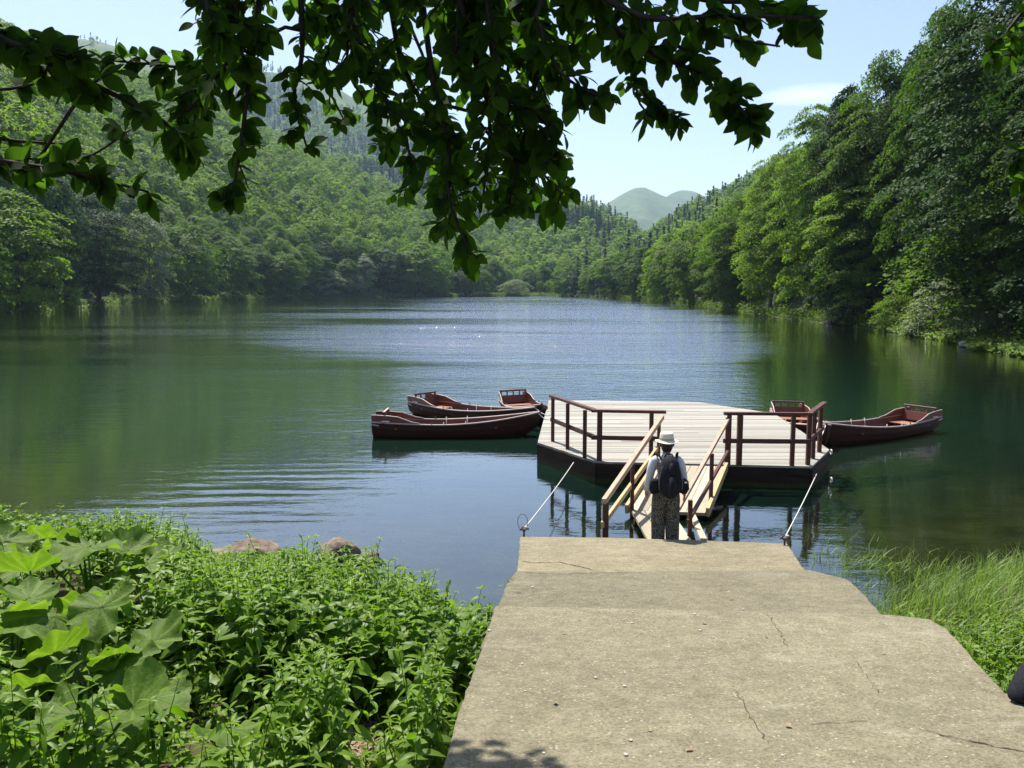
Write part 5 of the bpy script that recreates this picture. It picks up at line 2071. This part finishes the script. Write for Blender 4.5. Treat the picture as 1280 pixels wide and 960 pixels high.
X = r.uniform(2.6, 8.5, 2600)
Y = r.uniform(2.8, 7.9, 2600)
ok = (X > right_edge(Y) + 0.12) & (lake_sd(X, Y) > 0.3)
X, Y = X[ok], Y[ok]
Z = height(X, Y)
V, Fc, T = herb_stems(np.stack([X, Y, Z], 1), r.uniform(0.16, 0.42, len(X)), 56, 0.10, 0.07)
weeds = link('weeds', fast_mesh('weeds', V, Fc, M['herb'], {'tint': T}))
tag(weeds, kind='stuff')

# grass on the distant banks
r = np.random.default_rng(58)
pts = []
for px, spread in [(60, 40), (90, 30), (112, 16), (1250, 40), (1270, 40), (1215, 25), (1240, 40), (1165, 30), (1120, 25), (1300, 40)]:
    for _ in range(420):
        q = px + r.normal(0, spread * 0.6)
        p = at_z(q, shore_row(q))
        bk_ = abs(r.normal(0, 2.2)) + 0.05
        pts.append((p.x * (1 + bk_ / p.y), p.y + bk_))
pts = np.array(pts)
pts = pts[lake_sd(pts[:, 0], pts[:, 1]) > 0]
Z = height(pts[:, 0], pts[:, 1])
dd = pts[:, 1]
C = np.repeat(np.stack([pts[:, 0], pts[:, 1], Z + 0.2], 1), 3, 0) + r.normal(0, 0.25, (3 * len(pts), 3)) * np.array([1, 1, 0.5])
V, Fc = diamonds(C, np.array([[0, -0.3, 1.0]]) + r.normal(0, 0.5, C.shape), r.uniform(0.25, 0.6, len(C)), 0.5, seed=6)
bg_ = link('bank_grass', fast_mesh('bank_grass', V, Fc, M['sedge'], {'tint': np.repeat(r.uniform(0, 1, len(C)), 4)}))
tag(bg_, kind='stuff')

# scrub closing the foot of the far woods down to the water
r = np.random.default_rng(59)
qs = r.uniform(-150, 1300, 5200)
pp = [at_z(q, shore_row(q)) for q in qs]
bk_ = np.abs(r.normal(0, 3.0, len(qs))) + 0.1
X = np.array([p.x * (1 + b / p.y) for p, b in zip(pp, bk_)])
Y = np.array([p.y + b for p, b in zip(pp, bk_)])
ok = (lake_sd(X, Y) > 0) & ((qs < 1090) | (r.uniform(0, 1, len(qs)) < 0.25))
X, Y = X[ok], Y[ok]
Z = height(X, Y)
k = 7
hh_ = r.uniform(0.3, 1.9, len(X))
C = np.repeat(np.stack([X, Y, Z], 1), k, 0) + np.stack([r.normal(0, 0.55, len(X) * k), r.normal(0, 0.55, len(X) * k), np.repeat(hh_, k) * r.uniform(0, 1, len(X) * k)], 1)
V, Fc = diamonds(C, np.array([[0, -0.4, 0.8]]) + r.normal(0, 0.5, C.shape), np.clip(np.repeat(Y, k) / 300, 0.22, 1.0) * r.uniform(0.5, 1.1, len(C)), 0.6, seed=8)
sc_ = link('shore_scrub', fast_mesh('shore_scrub', V, Fc, M['forest'], {'tint': np.repeat(np.repeat(r.uniform(0, 0.35, len(X)), k), 4)}))
tag(sc_, kind='stuff')

# ------------------------------------------------------------------ the overhanging beech
BEECH = leaf_template(8, 0.40, 0.16, 0.16)


def wpt(px, py, d):
    return at_d(px, py, d)


def overhang(root_loc, trunk_pts, trunk_rad, limbs, strands, shade, label, seed, lsz=0.061, tw=1.0):
    r = random.Random(seed)
    nr2 = np.random.default_rng(seed)
    root = empty('beech_tree', root_loc)
    tag(root, label, 'tree')
    O = Vector(root_loc)
    mb = MB()
    mb.tube([Vector(p) - O for p in trunk_pts], trunk_rad, 14)
    mb.build('trunk', M['bark'], root, smooth=True)
    limb_pts, strand_pts = [], []
    for pts, rad_ in limbs:
        mb = MB()
        mb.tube([Vector(p) - O for p in pts], rad_, 9)
        mb.build('limb', M['bark'], root, smooth=True)
        for a, b in zip(pts[:-1], pts[1:]):
            for k in range(6):
                limb_pts.append(Vector(a).lerp(Vector(b), k / 6))
    for si, (pts, d0, d1, spread, nleaf) in enumerate(strands):
        n_ = len(pts)
        W = [wpt(a, b, d0 + (d1 - d0) * i / (n_ - 1)) for i, (a, b) in enumerate(pts)]
        # smooth polyline
        S = []
        for i in range(n_ - 1):
            for k in range(5):
                t = k / 5
                p0, p1, p2, p3 = W[max(0, i - 1)], W[i], W[i + 1], W[min(n_ - 1, i + 2)]
                S.append(0.5 * ((2 * p1) + (p2 - p0) * t + (2 * p0 - 5 * p1 + 4 * p2 - p3) * t * t + (3 * p1 - p0 - 3 * p2 + p3) * t ** 3))
        S.append(W[-1])
        inside = si > 0 and -30 < pts[0][0] < 1310 and pts[0][1] > -10
        src = min(strand_pts if inside else limb_pts, key=lambda q: (q - S[0]).length + 0.4 * max(0, S[0].z + 0.2 - q.z))
        mid = (src + S[0]) / 2 + Vector((0, 0, 0.02 if inside else 0.12))
        strand_pts += S
        full = [src, mid] + S
        br = MB()
        m = len(full)
        br.tube([q - O for q in full], [0.003 + tw * (0.004 if inside else 0.0095) * (1 - i / (m - 1)) ** 0.9 for i in range(m)], 6)
        pos, dr, up = [], [], []
        px_m = (d0 + d1) / 2 / F
        length = sum((b - a).length for a, b in zip(S[:-1], S[1:]))
        ntw = max(3, int(nleaf / 5.2))
        for k in range(ntw):
            t = (k + r.random()) / ntw
            fi = t * (len(S) - 1)
            i = min(int(fi), len(S) - 2)
            p = S[i].lerp(S[i + 1], fi - i)
            tang = (S[i + 1] - S[i]).normalized()
            sgn = 1 if k % 2 else -1
            lat = tang.cross(Vector((0, 1, 0))).normalized() * sgn
            dirv = (lat * r.uniform(0.5, 1.1) + tang * r.uniform(0.2, 1.0) + Vector((r.gauss(0, 0.2), r.gauss(0, 0.9), r.gauss(-0.25, 0.3)))).normalized()
            ln = spread * px_m * r.uniform(0.35, 1.45) * (1 - 0.45 * t)
            q = [p]
            c = p.copy()
            for s_ in range(4):
                c = c + dirv * ln / 4
                dirv = (dirv + Vector((0, 0, -0.10)) + tang * 0.05).normalized()
                q.append(c.copy())
            br.tube([v_ - O for v_ in q], [0.0034, 0.003, 0.0025, 0.002, 0.0013], 4, cap=False)
            nlf = r.choice([4, 5, 5, 6, 7])
            for s_ in range(nlf):
                u = (s_ + 0.6) / nlf * 4
                j = min(int(u), 3)
                b = q[j].lerp(q[j + 1], min(1, u - j))
                tg = (q[j + 1] - q[j]).normalized()
                sd_ = tg.cross(Vector((r.gauss(0, 0.5), -0.9, 0.5))).normalized() * (1 if s_ % 2 else -1)
                dv = (tg * 0.7 + sd_ * (0.85 if s_ < nlf - 1 else 0.1) + Vector((r.gauss(0, 0.22), r.gauss(0, 0.28), r.gauss(-0.22, 0.22)))).normalized()
                pos.append(b)
                dr.append(dv)
                up.append(Vector((r.gauss(0, 0.45), -0.55 + r.gauss(0, 0.45), 0.7 + r.gauss(0, 0.3))))
        # leaves along the strand itself
        for k in range(int(length / 0.09)):
            t = k / max(1, int(length / 0.09))
            fi = t * (len(S) - 1)
            i = min(int(fi), len(S) - 2)
            p = S[i].lerp(S[i + 1], fi - i)
            tang = (S[i + 1] - S[i]).normalized()
            sd_ = tang.cross(Vector((r.gauss(0, 0.4), 1, r.gauss(0, 0.4)))).normalized() * (1 if k % 2 else -1)
            pos.append(p)
            dr.append((tang * 0.6 + sd_ + Vector((0, r.gauss(0, 0.3), -0.2))).normalized())
            up.append(Vector((r.gauss(0, 0.5), -0.5 + r.gauss(0, 0.4), 0.7)))
        bo = br.build('branch', M['twig'], root, smooth=True)
        P_ = np.array([tuple(v_ - O) for v_ in pos])
        V, Fc = place_leaves(BEECH, P_, np.array([tuple(v_) for v_ in dr]), np.array([tuple(v_) for v_ in up]), lsz * nr2.uniform(0.65, 1.2, len(P_)))
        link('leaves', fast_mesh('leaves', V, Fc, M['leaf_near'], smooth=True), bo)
    # unseen upper crown, over the frame
    Cs = []
    for (c, rad_, k) in shade:
        a = nr2.normal(size=(k, 3))
        a /= np.linalg.norm(a, axis=1, keepdims=True)
        Cs.append(np.array(c) + a * np.array(rad_) * nr2.uniform(0.2, 1, (k, 1)) ** 0.5)
    C = np.concatenate(Cs)
    ok_ = (C[:, 2] > CAMZ + 0.36 * np.maximum(C[:, 1], 0) + 0.16) | (np.abs(C[:, 0]) > 0.72 * np.maximum(C[:, 1], 0) + 0.2)
    C = C[ok_]
    dv = nr2.normal(0, 1, C.shape) * np.array([1, 1, 0.35])
    V, Fc = place_leaves(BEECH, C - np.array(O), dv, np.array([[0, 0, 1.0]]) + nr2.normal(0, 0.3, C.shape), 0.10 * nr2.uniform(0.8, 1.3, len(C)))
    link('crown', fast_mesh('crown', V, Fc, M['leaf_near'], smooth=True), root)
    return root


ST = [
    ([(430, -60), (450, 60), (490, 140), (522, 215)], 3.0, 2.8, 48, 90),
    ([(520, -60), (540, 90), (560, 180), (562, 250), (592, 326)], 2.9, 2.7, 46, 120),
    ([(600, -60), (620, 90), (650, 180), (702, 242)], 2.7, 2.9, 52, 110),
    ([(480, -60), (500, 70), (540, 160), (560, 292)], 3.1, 2.9, 42, 95),
    ([(660, -60), (672, 60), (662, 140), (645, 215), (636, 262)], 2.8, 2.8, 52, 120),
    ([(560, -60), (590, 60), (612, 150), (604, 245)], 2.6, 2.7, 56, 110),
    ([(590, 140), (640, 205), (690, 250)], 3.0, 3.1, 32, 50),
    ([(540, -60), (500, 40), (470, 110), (480, 180)], 3.3, 3.4, 40, 70),
    ([(330, -60), (320, 40), (310, 110), (300, 190), (288, 250)], 2.7, 2.6, 34, 100),
    ([(372, -60), (378, 60), (368, 120), (385, 190)], 2.9, 3.0, 30, 56),
    ([(280, -60), (275, 40), (262, 90), (238, 132)], 2.8, 2.7, 44, 84),
    ([(335, 45), (250, 82), (190, 80), (140, 76)], 2.9, 2.8, 28, 64),
    ([(290, 70), (248, 125), (222, 155), (243, 200)], 2.6, 2.7, 30, 60),
    ([(-90, -30), (0, 42), (60, 78), (130, 112), (205, 152), (240, 188)], 1.9, 2.3, 34, 110),
    ([(-60, 20), (30, 60), (98, 72)], 1.9, 2.0, 32, 50),
    ([(-90, 190), (20, 205), (95, 217), (186, 240)], 2.2, 2.4, 26, 70),
    ([(40, 212), (110, 196), (166, 160)], 2.8, 3.0, 22, 34),
    ([(-60, 100), (0, 112), (62, 100)], 3.2, 3.3, 20, 34),
    ([(-60, 160), (10, 175), (90, 180)], 3.2, 3.3, 16, 30),
    ([(680, -60), (760, 30), (822, 70), (872, 92), (948, 158)], 2.5, 2.5, 40, 110),
    ([(700, -40), (800, 20), (900, 20), (1024, 22)], 2.4, 2.3, 30, 100),
    ([(670, 20), (700, 90), (752, 122)], 2.4, 2.4, 28, 54),
    ([(760, 0), (790, 90), (820, 132), (852, 150)], 2.8, 2.8, 30, 60),
    ([(840, 50), (900, 108), (940, 150)], 2.6, 2.5, 32, 60),
    ([(740, -60), (860, -5), (960, 5), (1012, 32)], 2.5, 2.4, 34, 90),
    ([(860, 30), (905, 46), (975, 58)], 2.7, 2.7, 12, 8),
    ([(400, -40), (520, -5), (640, 8), (720, 5)], 2.9, 2.8, 42, 110),
    ([(700, -60), (720, 20), (715, 70)], 3.0, 3.0, 40, 60),
    ([(790, -60), (800, 10), (770, 60)], 3.0, 3.0, 36, 50),
    ([(400, -60), (420, 20), (405, 90), (430, 150)], 3.3, 3.3, 34, 60),
    ([(330, -50), (400, 5), (420, 40)], 3.0, 3.0, 40, 50),
    ([(620, 120), (680, 150), (690, 200)], 2.7, 2.7, 34, 60),
    ([(410, -50), (395, 20), (402, 70)], 4.6, 4.6, 34, 60),
    ([(500, 120), (512, 200), (505, 246)], 4.4, 4.4, 26, 44),
    ([(650, -50), (632, 20), (628, 60)], 4.5, 4.5, 34, 50),
    ([(690, 170), (706, 215), (702, 236)], 4.2, 4.2, 22, 30),
    ([(560, -40), (590, 40), (585, 110)], 4.4, 4.4, 40, 70),
    ([(350, -40), (300, 20), (270, 60)], 4.2, 4.2, 36, 60),
    ([(640, 30), (660, 90), (655, 130)], 4.3, 4.3, 40, 60),
    ([(470, -40), (450, 30), (470, 90)], 4.4, 4.4, 36, 50),
    ([(545, 120), (560, 190), (580, 250)], 3.8, 3.8, 36, 60),
    ([(760, -40), (790, 60), (800, 130), (832, 148)], 4.0, 4.0, 24, 50),
]
rs_ = random.Random(9)
for _ in range(8):
    x0 = rs_.uniform(250, 700)
    y1 = rs_.uniform(60, 190) * (1 if x0 > 380 else 0.6)
    dx = rs_.uniform(-25, 45)
    d_ = rs_.uniform(2.5, 3.6)
    ST.append(([(x0, -50), (x0 + dx * 0.3, 0), (x0 + dx, y1)], d_, d_ + rs_.uniform(-0.15, 0.15), rs_.uniform(26, 46), int(rs_.uniform(40, 80))))
TR = (-4.6, -1.6, 1.3)
overhang(TR, [(-4.6, -1.6, 1.0), (-4.55, -1.6, 2.0), (-4.5, -1.5, 3.6), (-4.35, -1.35, 5.4), (-4.2, -1.2, 7.6), (-4.1, -1.1, 9.8)], [0.46, 0.34, 0.30, 0.26, 0.20, 0.10],
         [([(-4.4, -1.4, 4.9), (-3.2, 0.0, 5.7), (-1.6, 1.6, 6.0), (0.0, 2.7, 5.75), (1.2, 3.1, 5.35), (1.8, 3.2, 5.1)], [0.14, 0.11, 0.085, 0.055, 0.03, 0.015]),
          ([(-4.5, -1.5, 3.9), (-3.6, 0.0, 4.5), (-2.7, 1.3, 4.85), (-2.0, 2.3, 4.9)], [0.10, 0.07, 0.045, 0.02]),
          ([(-4.3, -1.3, 5.9), (-3.0, 1.4, 6.9), (-1.4, 3.8, 7.2), (0.4, 5.2, 6.9)], [0.12, 0.09, 0.06, 0.03])],
         ST, [((-0.6, 3.2, 5.8), (1.9, 1.0, 0.9), 1050), ((0.9, 3.4, 5.6), (1.0, 1.1, 0.7), 700), ((-2.6, 2.5, 5.7), (1.4, 1.0, 0.9), 600), ((-1.6, 5.75, 6.6), (0.75, 0.35, 0.35), 260), ((-3.1, 5.7, 6.6), (1.1, 0.4, 0.4), 330), ((-3.4, 0.6, 7.6), (2.0, 2.0, 1.6), 1500)],  # crown clumps added out of view to shade the hanging leaves and ground
         'beech tree overhanging the path, its dark leafy branches hanging in from above', 3)

ST2 = [
    ([(1330, -50), (1290, 0), (1262, 35), (1236, 62)], 3.6, 3.5, 26, 56),
    ([(1320, -30), (1285, 30), (1262, 70)], 3.7, 3.6, 24, 44),
    ([(1340, 150), (1292, 175), (1266, 205)], 3.2, 3.1, 16, 22),
    ([(1330, 190), (1292, 220), (1276, 255)], 3.2, 3.2, 16, 22),
]
overhang((4.9, 0.4, 1.0), [(4.9, 0.4, 0.8), (4.85, 0.4, 2.2), (4.75, 0.5, 4.0), (4.6, 0.6, 6.0), (4.5, 0.7, 7.4)], [0.24, 0.18, 0.15, 0.11, 0.05],
         [([(4.8, 0.5, 3.6), (4.0, 1.6, 4.6), (3.1, 2.9, 5.1)], [0.06, 0.04, 0.02]), ([(4.82, 0.45, 3.0), (3.6, 1.9, 4.2), (2.9, 2.9, 4.45)], [0.05, 0.03, 0.015])],
         ST2, [((5.2, -0.4, 6.2), (1.4, 1.2, 1.2), 900), ((4.2, 1.3, 4.3), (0.7, 0.6, 0.45), 420), ((3.6, 2.1, 4.75), (0.6, 0.6, 0.35), 320), ((3.9, 1.6, 5.2), (0.7, 0.6, 0.5), 320), ((3.5, 2.1, 4.3), (0.45, 0.45, 0.3), 280), ((3.0, 2.9, 4.75), (0.45, 0.4, 0.4), 300)], 'beech tree beyond the right edge, only sunlit sprigs of it in view', 4)

bpy.context.view_layer.update()
